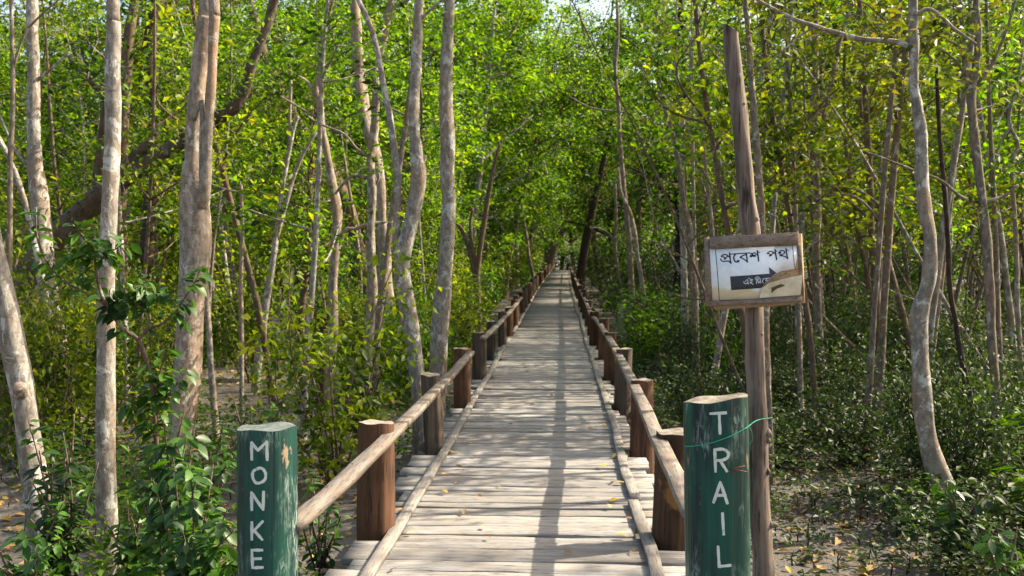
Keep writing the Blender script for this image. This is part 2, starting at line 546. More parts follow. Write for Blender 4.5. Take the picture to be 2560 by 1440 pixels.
# ------------------------------------------------------------------ boardwalk
DMAX = 84.0
POST_L = [5.4 + 2.42 * i for i in range(44)]
POST_R = [5.25 + 2.5 * i for i in range(43)]
deck = thing('boardwalk', 'long grey plank boardwalk running straight into the forest', 'boardwalk')
g = np.random.default_rng(3)
rest = MB()
y = 1.6
np_ = 0
while y < DMAX:
    w = g.choice([.10, .12, .14, .16, .19, .21]) * g.uniform(.9, 1.1)
    if y > 45: w = .3
    gap = g.uniform(.007, .019) if g.random() > .15 else g.uniform(.022, .036)
    yc = y + w / 2
    xl = -.93 + g.normal(0, .04); xr = .93 + g.normal(0, .035)
    if g.random() < .12: xl += .12
    if min(abs(yc - p) for p in POST_L) < .11 + w / 2: xl = -.71 + g.normal(0, .012)
    if min(abs(yc - p) for p in POST_R) < .11 + w / 2: xr = (.79 if yc > 6 else .71) + g.normal(0, .012)
    th, tw = g.normal(0, .0075), g.normal(0, .004)
    ns = 14 if y < 22 else 2
    xs = np.linspace(xl, xr, ns + 1)
    ph = g.random(4) * 6.28
    am = .0042
    fr = yc - w / 2 + am * (np.sin(xs * 5 + ph[0]) + np.sin(xs * 11 + ph[1])) + xs * th
    bk = yc + w / 2 + am * (np.sin(xs * 6 + ph[2]) + np.sin(xs * 13 + ph[3])) + xs * th
    z0 = zd(yc) + g.normal(0, .003) + .002 * np.sin(xs * 3 + ph[0])
    x0 = xs + xd(yc)
    tk = .036
    e = .004
    prof = [(fr, z0 - tk), (fr, z0 - e), (fr + e, z0), (bk - e, z0 + tw), (bk, z0 - e + tw), (bk, z0 - tk)]
    V = np.stack([np.stack([x0, a, b], -1) for a, b in prof], 1).reshape(-1, 3)
    k = len(prof)
    i = np.arange(ns)[:, None] * k
    j = np.arange(k)[None]
    j2 = (j + 1) % k
    Q = np.stack([i + j, i + j2, i + k + j2, i + k + j], -1).reshape(-1, 4)
    caps = np.array([list(range(k - 1, -1, -1)), [ns * k + q for q in range(k)]])
    if np_ < 100 and y > 4.2:
        mb = MB(); mb.add(V, [Q, caps])
        mb.obj('plank', M['plank'], deck, origin=(0, yc, 0)).location = (0, yc, 0)
        np_ += 1
    else:
        rest.add(V, [Q, caps])
    y += w + gap
o = rest.obj('plank', M['plank'], deck)
o['kind'] = 'stuff'
for sx in (-.6, .62):
    mb = MB()
    ys = np.linspace(1.5, DMAX, 60)
    V = np.stack([np.stack([sx + xd(ys) + a, ys, zd(ys) - b], -1) for a, b in ((-.04, .155), (.04, .155), (.04, .047), (-.04, .047))], 1).reshape(-1, 3)
    i = np.arange(59)[:, None] * 4; j = np.arange(4)[None]; j2 = (j + 1) % 4
    mb.add(V, [np.stack([i + j, i + j2, i + 4 + j2, i + 4 + j], -1).reshape(-1, 4)])
    mb.obj('support_beam', M['beam'], deck)

def bar(name, pts, w, h, mtl, parent, seed=0, wob=.004):
    """a sawn timber swept along points (the centre of its top face)"""
    P = catmull(pts, 8)
    g = np.random.default_rng(seed)
    m = len(P)
    T = np.gradient(P, axis=0); T[:, 2] = 0; T = unit(T)
    Sd = np.stack([T[:, 1], -T[:, 0], np.zeros(m)], -1)
    q = np.linspace(0, 1, m) * 9
    ph = g.random(6) * 6.28
    wl = w / 2 + wob * (np.sin(q * 2.1 + ph[0]) + np.sin(q * 5.3 + ph[1]))
    wr = w / 2 + wob * (np.sin(q * 2.7 + ph[2]) + np.sin(q * 4.1 + ph[3]))
    zt = wob * .6 * np.sin(q * 3.3 + ph[4])
    e = min(.004, h * .2)
    up = np.array([0, 0, 1.0])
    rows = [P - Sd * wl[:, None] - up * h, P - Sd * wl[:, None] + up * (zt - e)[:, None], P - Sd * (wl - e)[:, None] + up * zt[:, None],
            P + Sd * (wr - e)[:, None] + up * zt[:, None], P + Sd * wr[:, None] + up * (zt - e)[:, None], P + Sd * wr[:, None] - up * h]
    V = np.stack(rows, 1).reshape(-1, 3)
    k = 6
    i = np.arange(m - 1)[:, None] * k; j = np.arange(k)[None]; j2 = (j + 1) % k
    Q = np.stack([i + j, i + k + j, i + k + j2, i + j2], -1).reshape(-1, 4)
    mb = MB(); mb.add(V, [Q, np.array([list(range(k)), [(m - 1) * k + q for q in range(k - 1, -1, -1)]])])
    c = P.mean(0)
    o = mb.obj(name, mtl, parent, origin=c)
    o.location = c
    return o

# kerb battens nailed on the deck
g = np.random.default_rng(5)
def kx(side, y):
    if side < 0: return float(np.interp(y, [4, 7, 10.4, 16, 21], [-.705, -.705, -.73, -.775, -.78]) + xd(y))
    return float(np.interp(y, [4, 7, 10.4, 16, 21], [.735, .735, .775, .785, .79]) + xd(y))
for side, cuts in ((-1, [2.2, 10.3, 16.2, 20.5, 27, 33, 44, 58, 75, 83]), (1, [2.2, 6.1, 9.8, 14.6, 19.5, 26.5, 31, 45, 60, 83])):
    for a, b in zip(cuts[:-1], cuts[1:]):
        n = 5
        off = g.normal(0, .018)
        ys = np.linspace(a + .06, b - .03 - (1.5 if (b in (20.5, 33)) else 0), n)
        pts = [(kx(side, q) + off + g.normal(0, .009), q, float(zd(q)) + .034) for q in ys]
        bar('kerb_strip', pts, .072, .030, M['kerb'], deck, int(a * 10 + side), .0018)

# ------------------------------------------------------------------ logs
def log_mb(x, y, z0, z1, r, lean=(0, 0), seed=0, n=22, tilt=(0, 0), rough=.05, taper=.06, rings=16, ridge=0):
    g = np.random.default_rng(seed)
    ph = g.random(8) * 6.28
    th = np.linspace(0, 2 * np.pi, n, endpoint=False)
    V = []
    for i in range(rings):
        t = i / (rings - 1)
        z = z0 + (z1 - z0) * t
        rr = r * (1 + taper * (1 - t)) * (1 + rough * (np.sin(2 * th + ph[0]) + .6 * np.sin(3 * th + ph[1] + t) + .5 * np.sin(5 * th + ph[2] + 1.7 * t) + .5 * np.sin(7 * th + ph[3] + .6 * t) + ridge * (np.sin(11 * th + ph[5] + .5 * math.sin(4 * t)) + .8 * np.sin(17 * th + ph[6] - .4 * t))) * .6 + rough * .4 * math.sin(5 * t + ph[4]))
        if i == rings - 1: rr = rr * .99
        cx, cy2 = x + lean[0] * (z - z0), y + lean[1] * (z - z0)
        px, py = rr * np.cos(th), rr * np.sin(th)
        zz = np.full(n, z)
        if i >= rings - 2:
            zz = zz + (tilt[0] * px + tilt[1] * py) + .004 * np.sin(4 * th + ph[5]) - (.006 if i == rings - 2 else 0)
        V.append(np.stack([cx + px, cy2 + py, zz], -1))
    V = np.concatenate(V)
    i = np.arange(rings - 1)[:, None] * n; j = np.arange(n)[None]; k = (j + 1) % n
    Q = np.stack([i + j, i + k, i + n + k, i + n + j], -1).reshape(-1, 4)
    c0 = len(V)
    ctr = V[-n:].mean(0)
    edge = V[-n:].copy()
    ring2 = ctr + (V[-n:] - ctr) * .5 + np.array([0, 0, 1]) * (.003 * np.sin(3 * th + ph[6]))[:, None]
    V = np.vstack([V, ring2, ctr - np.array([0, 0, .004]), edge])
    jj = np.arange(n); kk = (jj + 1) % n
    top = c0 + n + 1
    mb = MB()
    mb.add(V, [Q], 0)
    mb.order.append((np.stack([top + jj, top + kk, c0 + kk, c0 + jj], -1), 1))
    mb.order.append((np.stack([c0 + jj, c0 + kk, np.full(n, c0 + n)], -1), 1))
    return mb

def log(name, parent, mats, x, y, z0, z1, r, **kw):
    mb = log_mb(x, y, z0, z1, r, **kw)
    o = mb.obj(name, mats, parent, smooth=True, origin=(x, y, z0))
    o.location = (x, y, z0)
    return o

rl = thing('wooden_railing', 'low log railing on the left edge of the boardwalk, starting at the green post', 'railing', (-.85, 5, GZ))
rr_ = thing('wooden_railing', 'low log railing on the right edge of the boardwalk, behind the tall signpost', 'railing', (.92, 5, GZ))
def sub(o_parent, o):
    """keep world placement while hanging under a moved Empty"""
    o.location = Vector(o.location) - Vector(o_parent.location)
    return o
g = np.random.default_rng(12)
for side, ys, root in ((-1, POST_L, rl), (1, POST_R, rr_)):
    for i, y in enumerate(ys):
        if y > 82: break
        x = (-.855 if side < 0 else .93) + g.normal(0, .015) + float(xd(y))
        r = g.uniform(.075, .095)
        if i == 0: r = .107
        h = .64 + g.normal(0, .02)
        if side < 0 and i == 1: x, r = -.80, .078
        if side > 0 and i == 0: x, r = .865, .108
        if y > 25: h = .62 + g.normal(0, .05)
        mm = M['post'] if g.random() < .72 else M['post_grey']
        if side < 0 and i == 1: mm = M['post_grey']
        if side > 0 and i == 0: mm = M['post_peel']
        o = log('post', root, [mm, M['endgrain']], x, y, GZ - .1 + float(zd(y)), float(zd(y)) + h, r, seed=i * 2 + (side > 0), lean=(g.normal(0, .02) + side * .015, g.normal(0, .02)), tilt=(g.normal(0, .05), g.normal(0, .05)), n=40, rings=11, rough=.07, ridge=.42)
        sub(root, o)
        if side < 0 and i == 4:
            for z0, z1 in ((.02, .14), (.42, .62)):
                ob = log('paint_band', root, [M['green'], M['green']], x + (z0 + .5) * .004, y, z0, z1, r * 1.09, seed=i * 2, n=18, rings=4, taper=0)
                ob.location = Vector(ob.location) - Vector(root.location)
    if side < 0:
        segs = [[(-.815, 3.57, .57), (-.775, 4.2, .583), (-.745, 5.4, .60), (-.75, 7.8, .585), (-.755, 10.35, .60)],
                [(-.77, 12.1, .61), (-.775, 15, .59), (-.785, 19.5, .60), (-.80, 25.0, .66)],
                [(-.80, 52, 1.04), (-.78, 60, 1.16), (-.76, 68, 1.28)]]
    else:
        segs = [[(.79, 3.72, .60), (.815, 5.2, .60), (.875, 7.8, .585), (.905, 10.9, .595)],
                [(.90, 11.0, .61), (.915, 13.5, .585), (.90, 16, .60), (.89, 19, .55), (.90, 23, .62), (.90, 29, .72)],
                [(.90, 29.3, .71), (.92, 36, .82), (.93, 44, .93)],
                [(.95, 50, 1.0), (1.0, 60, 1.15), (1.1, 72, 1.32)]]
    for k, sg in enumerate(segs):
        sub(root, bar('handrail', sg, .085, .036, M['rail'], root, 31 + k + side, .0018))
# the split, orange peeling post nearest on the right
# ------------------------------------------------------------------ strokes laid on a surface
def stroke_mb(mb, pts, w, project, lift, hand=0):
    """pts in pixels; a flat brush stroke of pixel width w put on a surface"""
    P = catmull(np.array([(p[0], p[1], 0) for p in pts], float), 5 if len(pts) > 2 else 6)[:, :2]
    T = np.gradient(P, axis=0); T /= np.linalg.norm(T, axis=1)[:, None] + 1e-9
    Nn = np.stack([-T[:, 1], T[:, 0]], -1)
    P[0] -= T[0] * w * .3; P[-1] += T[-1] * w * .3
    V = []
    for k in range(len(P)):
        ww = w * (.85 if k in (0, len(P) - 1) else 1.0) * (1 + hand * (math.sin(k * 1.7 + pts[0][0]) + math.sin(k * .8 + pts[0][1])))
        for s in (-.5, -.17, .17, .5):
            V.append(project(P[k][0] + Nn[k][0] * ww * s, P[k][1] + Nn[k][1] * ww * s, lift))
    m = len(P)
    i = np.arange(m - 1)[:, None] * 4; j = np.arange(3)[None]
    mb.add(V, [np.stack([i + j, i + 4 + j, i + 5 + j, i + 1 + j], -1).reshape(-1, 4)])

def surf_projector(mb):
    V = np.concatenate(mb.V)
    polys = [tuple(int(q) for q in f) for fs, m in mb.order for f in fs]
    bv = BVHTree.FromPolygons([tuple(v) for v in V], polys)
    def pr(px, py, lift):
        d = ray(px, py); d = d / np.linalg.norm(d)
        hit = bv.ray_cast(Vector(CAM), Vector(d))
        if hit[0] is None:
            return at(px, py, 3.5)
        n = hit[1]
        if n.dot(Vector(d)) > 0: n = -n
        return np.array(hit[0] + n * lift)
    return pr

def green_post(label, px, w, pytop, d, letters, seed, lean, tilt, stroke_w, nails=(), top='endgrain'):
    c = at(px, pytop, d)
    r = w * d / F / 2
    z1 = c[2]
    root = thing('painted_post', label, 'post', (c[0], d, GZ))
    z0 = GZ - .1
    x0 = c[0] - lean[0] * (z1 - z0)
    y0 = d - lean[1] * (z1 - z0)
    args = dict(lean=lean, seed=seed, n=40, tilt=tilt, rough=.035, taper=.02, rings=26)
    mb = log_mb(x0, y0, z0, z1, r, **args)
    pr = surf_projector(mb)
    rl_ = np.array(root.location)
    mb.obj('post_body', [M['green'], M[top]], root, smooth=True, origin=rl_)
    for lt_ in letters:
        lt = MB()
        for k, s in enumerate(lt_):
            stroke_mb(lt, s, stroke_w, pr, .0012 + .0003 * k, .09)
        lt.obj('letter', M['white'], root, origin=rl_)
    for a, b in nails:
        nb = MB()
        p0, p1 = pr(*a, .0), pr(*b, .03)
        nb.add(*tube([p0, p1], .0022, 6, 0))
        nb.obj('nail', M['nail'], root, origin=rl_)
    return root, pr

# letters, traced in pixels of the photograph
MONKE = [
    [(630, 1149), (629, 1106)], [(629, 1106), (645, 1126)], [(645, 1126), (667, 1104)], [(667, 1104), (668, 1150)],
    [(648, 1170), (634, 1178), (632, 1192), (639, 1206), (650, 1207), (662, 1199), (664, 1184), (657, 1172), (648, 1170)],
    [(630, 1275), (629, 1231)], [(629, 1231), (658, 1274)], [(658, 1274), (659, 1229)],
    [(630, 1349), (630, 1305)], [(657, 1303), (633, 1329)], [(636, 1326), (656, 1349)],
    [(632, 1420), (630, 1374)], [(631, 1375), (656, 1375)], [(632, 1397), (653, 1396)], [(632, 1419), (657, 1418)]]
TRAIL = [
    [(1776, 1034), (1815, 1032)], [(1798, 1034), (1800, 1084)],
    [(1789, 1179), (1787, 1124)], [(1787, 1124), (1808, 1123), (1820, 1132), (1818, 1144), (1806, 1150), (1790, 1151)], [(1800, 1151), (1817, 1178)],
    [(1784, 1256), (1801, 1205)], [(1801, 1205), (1818, 1258)], [(1790, 1238), (1814, 1238)],
    [(1806, 1283), (1809, 1336)],
    [(1795, 1366), (1798, 1416)], [(1797, 1416), (1826, 1413)]]
MONKE = [MONKE[a:b] for a, b in ((0, 4), (4, 5), (5, 8), (8, 11), (11, 15))]
TRAIL = [TRAIL[a:b] for a, b in ((0, 2), (2, 5), (5, 8), (8, 9), (9, 11))]
green_post('green painted log post with white letters MONKE, left of the boardwalk entrance', 669, 146, 1067, 3.57, MONKE, 4, (.002, 0), (.02, -.03), 7.2, (), 'endgrain_shaded')
troot, tproj = green_post('green painted log post with white letters TRAIL, right of the boardwalk entrance', 1790, 160, 996, 3.45, TRAIL, 21, (-.02, 0), (.13, -.06), 7.4,
                          [((1823, 1174), (1849, 1161)), ((1826, 1172), (1855, 1176))])

# ------------------------------------------------------------------ sign on its pole
sp_d = 3.74
pole_pts = [(1908, 1470, 58), (1905, 1380, 54), (1900, 1260, 50), (1897, 1130, 50), (1892, 1000, 46), (1886, 850, 43), (1883, 740, 45), (1878, 590, 46),
            (1872, 540, 47), (1860, 420, 42), (1850, 300, 41), (1838, 200, 38), (1830, 120, 38), (1826, 72, 36)]
base = at(1908, 1470, sp_d)
sign = thing('signpost', 'white paper sign in a wooden frame nailed to a tall leaning pole', 'signpost', (base[0], sp_d, GZ))
so_ = np.array(sign.location)
P = [at(p[0], p[1], sp_d + .0) for p in pole_pts]
rad = [p[2] * sp_d / F / 2 for p in pole_pts]
P = [np.array([P[0][0] + .02, P[0][1], GZ - .15])] + P
rad = [rad[0] * 1.05] + rad
pp = catmull(P, 6); rp = np.interp(np.linspace(0, 1, len(pp)), np.linspace(0, 1, len(rad)), rad)
mb = MB()
V, Fs = tube(pp, rp, 18, .045, 3)
top = V[-2 - 18:-2]                                       # slanting sawn top
top[:, 2] += -(top[:, 0] - top[:, 0].mean()) * .75
V[-1] = top.mean(0)
mb.add(V, Fs)
mb.obj('pole', M['pole'], sign, smooth=True, origin=so_)
for k, (kx_, ky, kr) in enumerate([(1922, 1085, 9), (1918, 1100, 8), (1926, 1312, 9), (1921, 1180, 7), (1886, 548, 11), (1871, 505, 7), (1846, 190, 9), (1858, 260, 5), (1903, 835, 6), (1880, 870, 6)]):
    kb = MB()
    c = at(kx_, ky, sp_d - .018)
    rr0 = kr * sp_d / F
    kb.add(*tube([c + np.array([-.01, .02, -rr0 * 1.6]), c + np.array([-.004, .004, -rr0 * .6]), c + np.array([0, -.002, .0]), c + np.array([-.003, .004, rr0 * .8]), c + np.array([-.01, .02, rr0 * 1.8])],
                 [rr0 * .35, rr0 * .85, rr0, rr0 * .8, rr0 * .3], 10, .08, k))
    kb.obj('knot', M['pole'], sign, smooth=True, origin=so_)

ps_c = at(1885, 675, 3.66)
yawS = R(24)
Un = np.array([-math.sin(yawS), -math.cos(yawS), .03]); Un /= np.linalg.norm(Un)
def sp(px, py, off):
    """point of the sign's plane, off metres in front of it"""
    d = ray(px, py)
    p0 = ps_c + Un * off
    t = np.dot(p0 - CAM, Un) / np.dot(d, Un)
    return CAM + d * t
def z1(x, y): return (1680 + x / 5.5386, 540 + y / 5.5386)
def zA(x, y): return (1790 + x / 12.8, 610 + y / 12.8)
def zB(x, y): return (1820 + x / 12.8, 660 + y / 12.8)
def slab(name, poly, o_front, o_back, mtl, parent=sign, origin=None):
    fr = np.array([sp(px, py, o_front) for px, py in poly])
    bk = fr - Un * (o_front - o_back)
    mb = MB(); mb.add(*prism_pts(fr, bk))
    org = so_ if origin is None else origin
    return mb.obj(name, mtl, parent, origin=org)
slab('backing_board', [z1(447, 305), z1(900, 285), z1(1788, 240), z1(1830, 1205), z1(1400, 1248), z1(600, 1300), z1(560, 1262), z1(460, 1240)], 0, -.022, M['board'])
slab('batten', [z1(445, 300), z1(507, 288), z1(520, 455), z1(560, 1238), z1(462, 1236), z1(455, 800)], .007, .0005, M['batten'])
slab('batten', [z1(1722, 408), z1(1790, 404), z1(1826, 1100), z1(1795, 1100), z1(1748, 700)], .006, .0005, M['batten'])
slab('batten', [z1(512, 292), z1(800, 268), z1(1100, 262), z1(1500, 232), z1(1742, 222), z1(1746, 404), z1(1200, 430), z1(525, 458)], .014, .0075, M['batten'])
slab('batten', [z1(524, 1178), z1(900, 1165), z1(1400, 1135), z1(1792, 1104), z1(1796, 1192), z1(1300, 1218), z1(524, 1252)], .014, .0075, M['batten'])
tear = [zB(2135, 150), zB(1900, 200), zB(1700, 235), zB(1550, 300), zB(1340, 480), zB(1200, 600), zB(1105, 740)]
pc = sp(1885, 675, .005)
paper = slab('paper', [z1(518, 440), z1(1722, 395), z1(1735, 560)] + tear + [zB(1085, 800), zB(1000, 1100), z1(900, 1175), z1(562, 1190), z1(540, 820)], .0062, .0056, M['paper'])
# origin of the paper sits on its centre so that its stain follows the lower edge
dlt = Vector(pc) - Vector(so_)
for v in paper.data.vertices: v.co -= dlt
paper.location = dlt
ink = MB()
def sproj(base):
    return lambda px, py, lift: sp(px, py, base + lift)
txt = [([(170, 400), (200, 358), (280, 338), (350, 352), (420, 410), (450, 440)], 36), ([(178, 412), (240, 412), (285, 445), (258, 486), (300, 468), (350, 405), (400, 385)], 34),
       ([(430, 280), (445, 400), (458, 540), (482, 620)], 42), ([(145, 468), (165, 520), (220, 552), (320, 545), (400, 552), (460, 596)], 36),
       ([(450, 322), (700, 308), (960, 291), (1080, 286), (1140, 326)], 32), ([(620, 325), (570, 400), (575, 490), (620, 565), (690, 570), (718, 545)], 42), ([(690, 545), (730, 545)], 62),
       ([(960, 330), (860, 372), (772, 420), (830, 450), (930, 510), (985, 560)], 36), ([(970, 292), (985, 420), (1003, 580)], 42),
       ([(1090, 290), (1150, 312), (1165, 355), (1120, 388)], 34), ([(1100, 385), (1135, 385)], 70), ([(1150, 370), (1190, 292), (1240, 280), (1300, 330), (1345, 345)], 34), ([(1175, 372), (1258, 378)], 66),
       ([(1320, 212), (1345, 380), (1365, 545)], 45), ([(1325, 242), (1405, 274)], 24),
       ([(1642, 305), (1682, 255), (1760, 232), (1840, 270), (1905, 312)], 34), ([(1645, 312), (1700, 310), (1742, 345), (1708, 383), (1760, 368), (1810, 302), (1860, 287)], 34),
       ([(1890, 178), (1915, 350), (1943, 500)], 45), ([(1900, 210), (1968, 234)], 22),
       ([(2035, 268), (2060, 222), (2130, 207), (2192, 240), (2190, 290), (2110, 338), (2040, 352), (2080, 370), (2180, 390), (2260, 430), (2295, 470)], 34), ([(2018, 280), (2062, 280)], 66),
       ([(2235, 142), (2265, 320), (2300, 478)], 40), ([(2245, 175), (2318, 204)], 22)]
for word in (txt[:15], txt[15:]):
    ink = MB()
    for k, (s, w) in enumerate(word):
        stroke_mb(ink, [zA(*p) for p in s], w / 12.8, sproj(.0068), .00006 * k)
    ink.obj('lettering', M['ink'], sign, origin=so_)
ln = MB()
for k, s in enumerate([[z1(600, 455), z1(630, 800), z1(655, 1168)], [z1(1668, 415), z1(1683, 560), z1(1700, 712)], [z1(655, 1168), z1(1000, 1158), z1(1300, 1140)]]):
    stroke_mb(ln, s, 1.6, sproj(.0066), .00005 * k)
ln.obj('border_line', M['ink'], sign, origin=so_)
slab('arrow', [zB(65, 400), zB(1335, 310), zB(1310, 95), zB(1545, 280), zB(1530, 300), zB(1335, 470), zB(1195, 592), zB(1098, 735), zB(1060, 770), zB(100, 840)], .0070, .0064, M['ink_grey'])
PALE = [[(505, 555), (525, 612), (585, 632), (632, 600)], [(560, 562), (590, 512), (630, 512), (640, 590), (655, 650)], [(650, 445), (700, 478), (795, 500)], [(700, 540), (758, 520), (768, 568), (702, 600), (760, 620), (808, 655)],
                       [(872, 478), (900, 428), (960, 412), (1010, 440)], [(880, 482), (1040, 474)], [(905, 482), (915, 630)], [(950, 490), (955, 560), (990, 610), (1010, 570), (985, 540)], [(1030, 478), (1050, 615)],
                       [(1115, 476), (1215, 462), (1325, 446)], [(1125, 490), (1098, 555), (1130, 605)], [(1270, 468), (1205, 512), (1240, 535), (1262, 520)]]
for word in (PALE[:4], PALE[4:]):
    pal = MB()
    for k, s in enumerate(word):
        stroke_mb(pal, [zB(*p) for p in s], 22 / 12.8, sproj(.0074), .00005 * k)
    pal.obj('lettering', M['ink_pale'], sign, origin=so_)
# torn lower flap, lifting off along its upper edge
up_e = [zB(1090, 772), zB(1290, 622), zB(1480, 562), zB(1700, 492), zB(2000, 422), zB(2385, 345)]
lo_e = [zB(1000, 1095), zB(1250, 1072), zB(1480, 1050), zB(1720, 1035), zB(2000, 1012), zB(2330, 985)]
fv = []
mrow = 9
for r_ in range(mrow):
    s = r_ / (mrow - 1)
    for k in range(6):
        a, b = np.array(up_e[k]), np.array(lo_e[k])
        q = a * (1 - s) + b * s
        lift = .0078 + .020 * (1 - s) ** 2 * math.sin(min(1, k / 5 + .08) * 2.6) + .007 * math.sin(s * 3.1) * (k / 5)
        base_pt = sp(q[0], q[1], .0)
        fv.append(sp(q[0], q[1], lift))
i = np.arange(mrow - 1)[:, None] * 6; j = np.arange(5)[None]
mb = MB(); mb.add(fv, [np.stack([i + j, i + 6 + j, i + 7 + j, i + 1 + j], -1).reshape(-1, 4)])
mb.obj('torn_flap', M['paper_stain'], sign, smooth=True, origin=so_)
mb = MB()
pts = [zB(1255, 775), zB(1400, 757), zB(1690, 632), zB(1830, 690), zB(1560, 800), zB(1470, 860), zB(1392, 938), zB(1388, 772)]
bvf = BVHTree.FromPolygons([tuple(v) for v in fv], [tuple(int(q) for q in f) for f in np.stack([i + j, i + 6 + j, i + 7 + j, i + 1 + j], -1).reshape(-1, 4)])
def fproj(px, py, lift):
    d = ray(px, py); d /= np.linalg.norm(d)
    h = bvf.ray_cast(Vector(CAM), Vector(d))
    return np.array(h[0] - Vector(d) * lift) if h[0] else sp(px, py, .03)
A = [pts[0], pts[1], pts[2], pts[3]]; Bq = [pts[0], pts[7], pts[4], pts[3]]
vv, nn = [], 8
def lerp_poly(Q, t):
    t = t * (len(Q) - 1); a = min(int(t), len(Q) - 2); f = t - a
    return np.array(Q[a]) * (1 - f) + np.array(Q[a + 1]) * f
for k in range(nn + 1):
    a, b = lerp_poly(A, k / nn), lerp_poly(Bq, k / nn)
    for s in (0, .5, 1): vv.append(fproj(*(a * (1 - s) + b * s), .0012))
i2 = np.arange(nn)[:, None] * 3; j2 = np.arange(2)[None]
mb.add(vv, [np.stack([i2 + j2, i2 + 3 + j2, i2 + 4 + j2, i2 + 1 + j2], -1).reshape(-1, 4)])
vv = [fproj(*p, .0014) for p in (pts[7], pts[6], pts[5], pts[4])]
mb.add(vv, [np.array([[0, 1, 2, 3]])])
mb.obj('faded_arrow', M['ink_brown'], sign, origin=so_)
for k, q in enumerate([z1(795, 365), z1(1615, 330), z1(1165, 325), z1(1715, 1145), z1(628, 1215)]):
    nb = MB()
    c = sp(*q, .0135)
    nb.add(*tube([c, c + Un * .004], .0028, 8, 0))
    nb.obj('nail', M['nail'], sign, origin=so_)

# green wire tied from the post to the pole
wp = [tproj(px, py, .003) for px, py in ((1716, 1116), (1735, 1115), (1760, 1111), (1785, 1105), (1810, 1096), (1835, 1086), (1855, 1074), (1866, 1068))]
wp += [at(1878, 1060, 3.52), at(1890, 1052, 3.62), at(1903, 1048, 3.69), at(1920, 1046, 3.72), at(1930, 1044, 3.76)]
mb = MB(); pw = catmull(wp, 4)
mb.add(*tube(pw, .0019, 6, 0))
tl = [at(1872, 1064, 3.49), at(1879, 1080, 3.49), at(1880, 1100, 3.5), at(1873, 1112, 3.5)]
mb.add(*tube(catmull(tl, 4), .0014, 6, 0))
tag(mb.obj('wire', M['wire'], None, smooth=True), 'thin green wire tied round the post lettered TRAIL and the sign pole', 'wire')

# ------------------------------------------------------------------ trees traced from the photograph
def world_path(pts, d):
    """pts: (px, py, width px[, metres farther]) -> points and radii"""
    P, rd = [], []
    for p in pts:
        dd = d + (p[3] if len(p) > 3 else 0)
        P.append(at(p[0], p[1], dd)); rd.append(p[2] * dd / F / 2)
    return P, rd

def ground_start(P, rd, flare=1.25):
    p0, p1 = P[0], P[1]
    v = (p0 - p1) / (np.linalg.norm(p0 - p1) + 1e-9)
    g0 = float(gz(p0[0], p0[1]))
    if p0[2] > g0 - .05 and v[2] < -.2:
        t = min((p0[2] - g0 + .12) / -v[2], 3.0)
        P = [p0 + v * t] + P; rd = [rd[0] * flare] + rd
    return P, rd

def top_extend(P, rd, up=3.0):
    v = P[-1] - P[-2]; v = v / np.linalg.norm(v)
    v[2] = max(v[2], .5)
    return P + [P[-1] + v * up * .5, P[-1] + v * up], rd + [rd[-1] * .85, rd[-1] * .55]

def limb(mb, P, rd, n, rough, seed):
    k = 5
    path = catmull(P, k)
    s = np.linspace(0, len(rd) - 1, len(path))
    mb.add(*tube(path, np.interp(s, np.arange(len(rd)), rd), n, rough, seed))

def sprays(px_list, d, g, L, Wr=.42, full=False):
    """leaves set round points given in pixels: (px, py, spread px, number)"""
    Ps = []
    for px, py, s, n in px_list:
        c = at(px, py, d)
        off = g.normal(0, 1, (n, 3)) * s * d / F
        Ps.append(c + off)
    Ps = np.concatenate(Ps)
    return rand_leaves(Ps, L, Wr, .5, .8, g, full)

TREE_N = [0]
def traced(name, label, d, bark, stems, branches=(), leaves=(), leaf='leaf_olive', L=.11, n=14, rough=.05, cat='tree', ext=3.0, group=None, ground=True, flare=1.25):
    TREE_N[0] += 1
    sd = TREE_N[0] * 7
    P, rd = world_path(stems[0], d)
    if ground: P, rd = ground_start(P, rd, flare)
    if stems[0][-1][1] <= 5: P, rd = top_extend(P, rd, ext)
    b = P[0]
    root = thing(name, label, cat, (b[0], b[1], float(gz(b[0], b[1]))), group)
    org = np.array(root.location)
    mb = MB(); limb(mb, P, rd, n, rough, sd)
    mb.obj('trunk', M[bark], root, smooth=True, origin=org)
    for k, st in enumerate(stems[1:]):
        P, rd = world_path(st, d)
        if st[-1][1] <= 5: P, rd = top_extend(P, rd, ext)
        mb = MB(); limb(mb, P, rd, max(8, n - 3), rough, sd + k + 1)
        mb.obj('stem', M[bark], root, smooth=True, origin=org)
    for k, st in enumerate(branches):
        P, rd = world_path(st, d)
        if st[-1][1] <= 5: P, rd = top_extend(P, rd, 1.2)
        mb = MB(); limb(mb, P, rd, 8, rough, sd + 30 + k)
        mb.obj('branch', M[bark], root, smooth=True, origin=org)
    if leaves:
        V, Fs = sprays(leaves, d, np.random.default_rng(sd), L)
        me = mesh_np('foliage', V - org, Fs); me.materials.append(M[leaf])
        mobj('foliage', me, root)
    return root

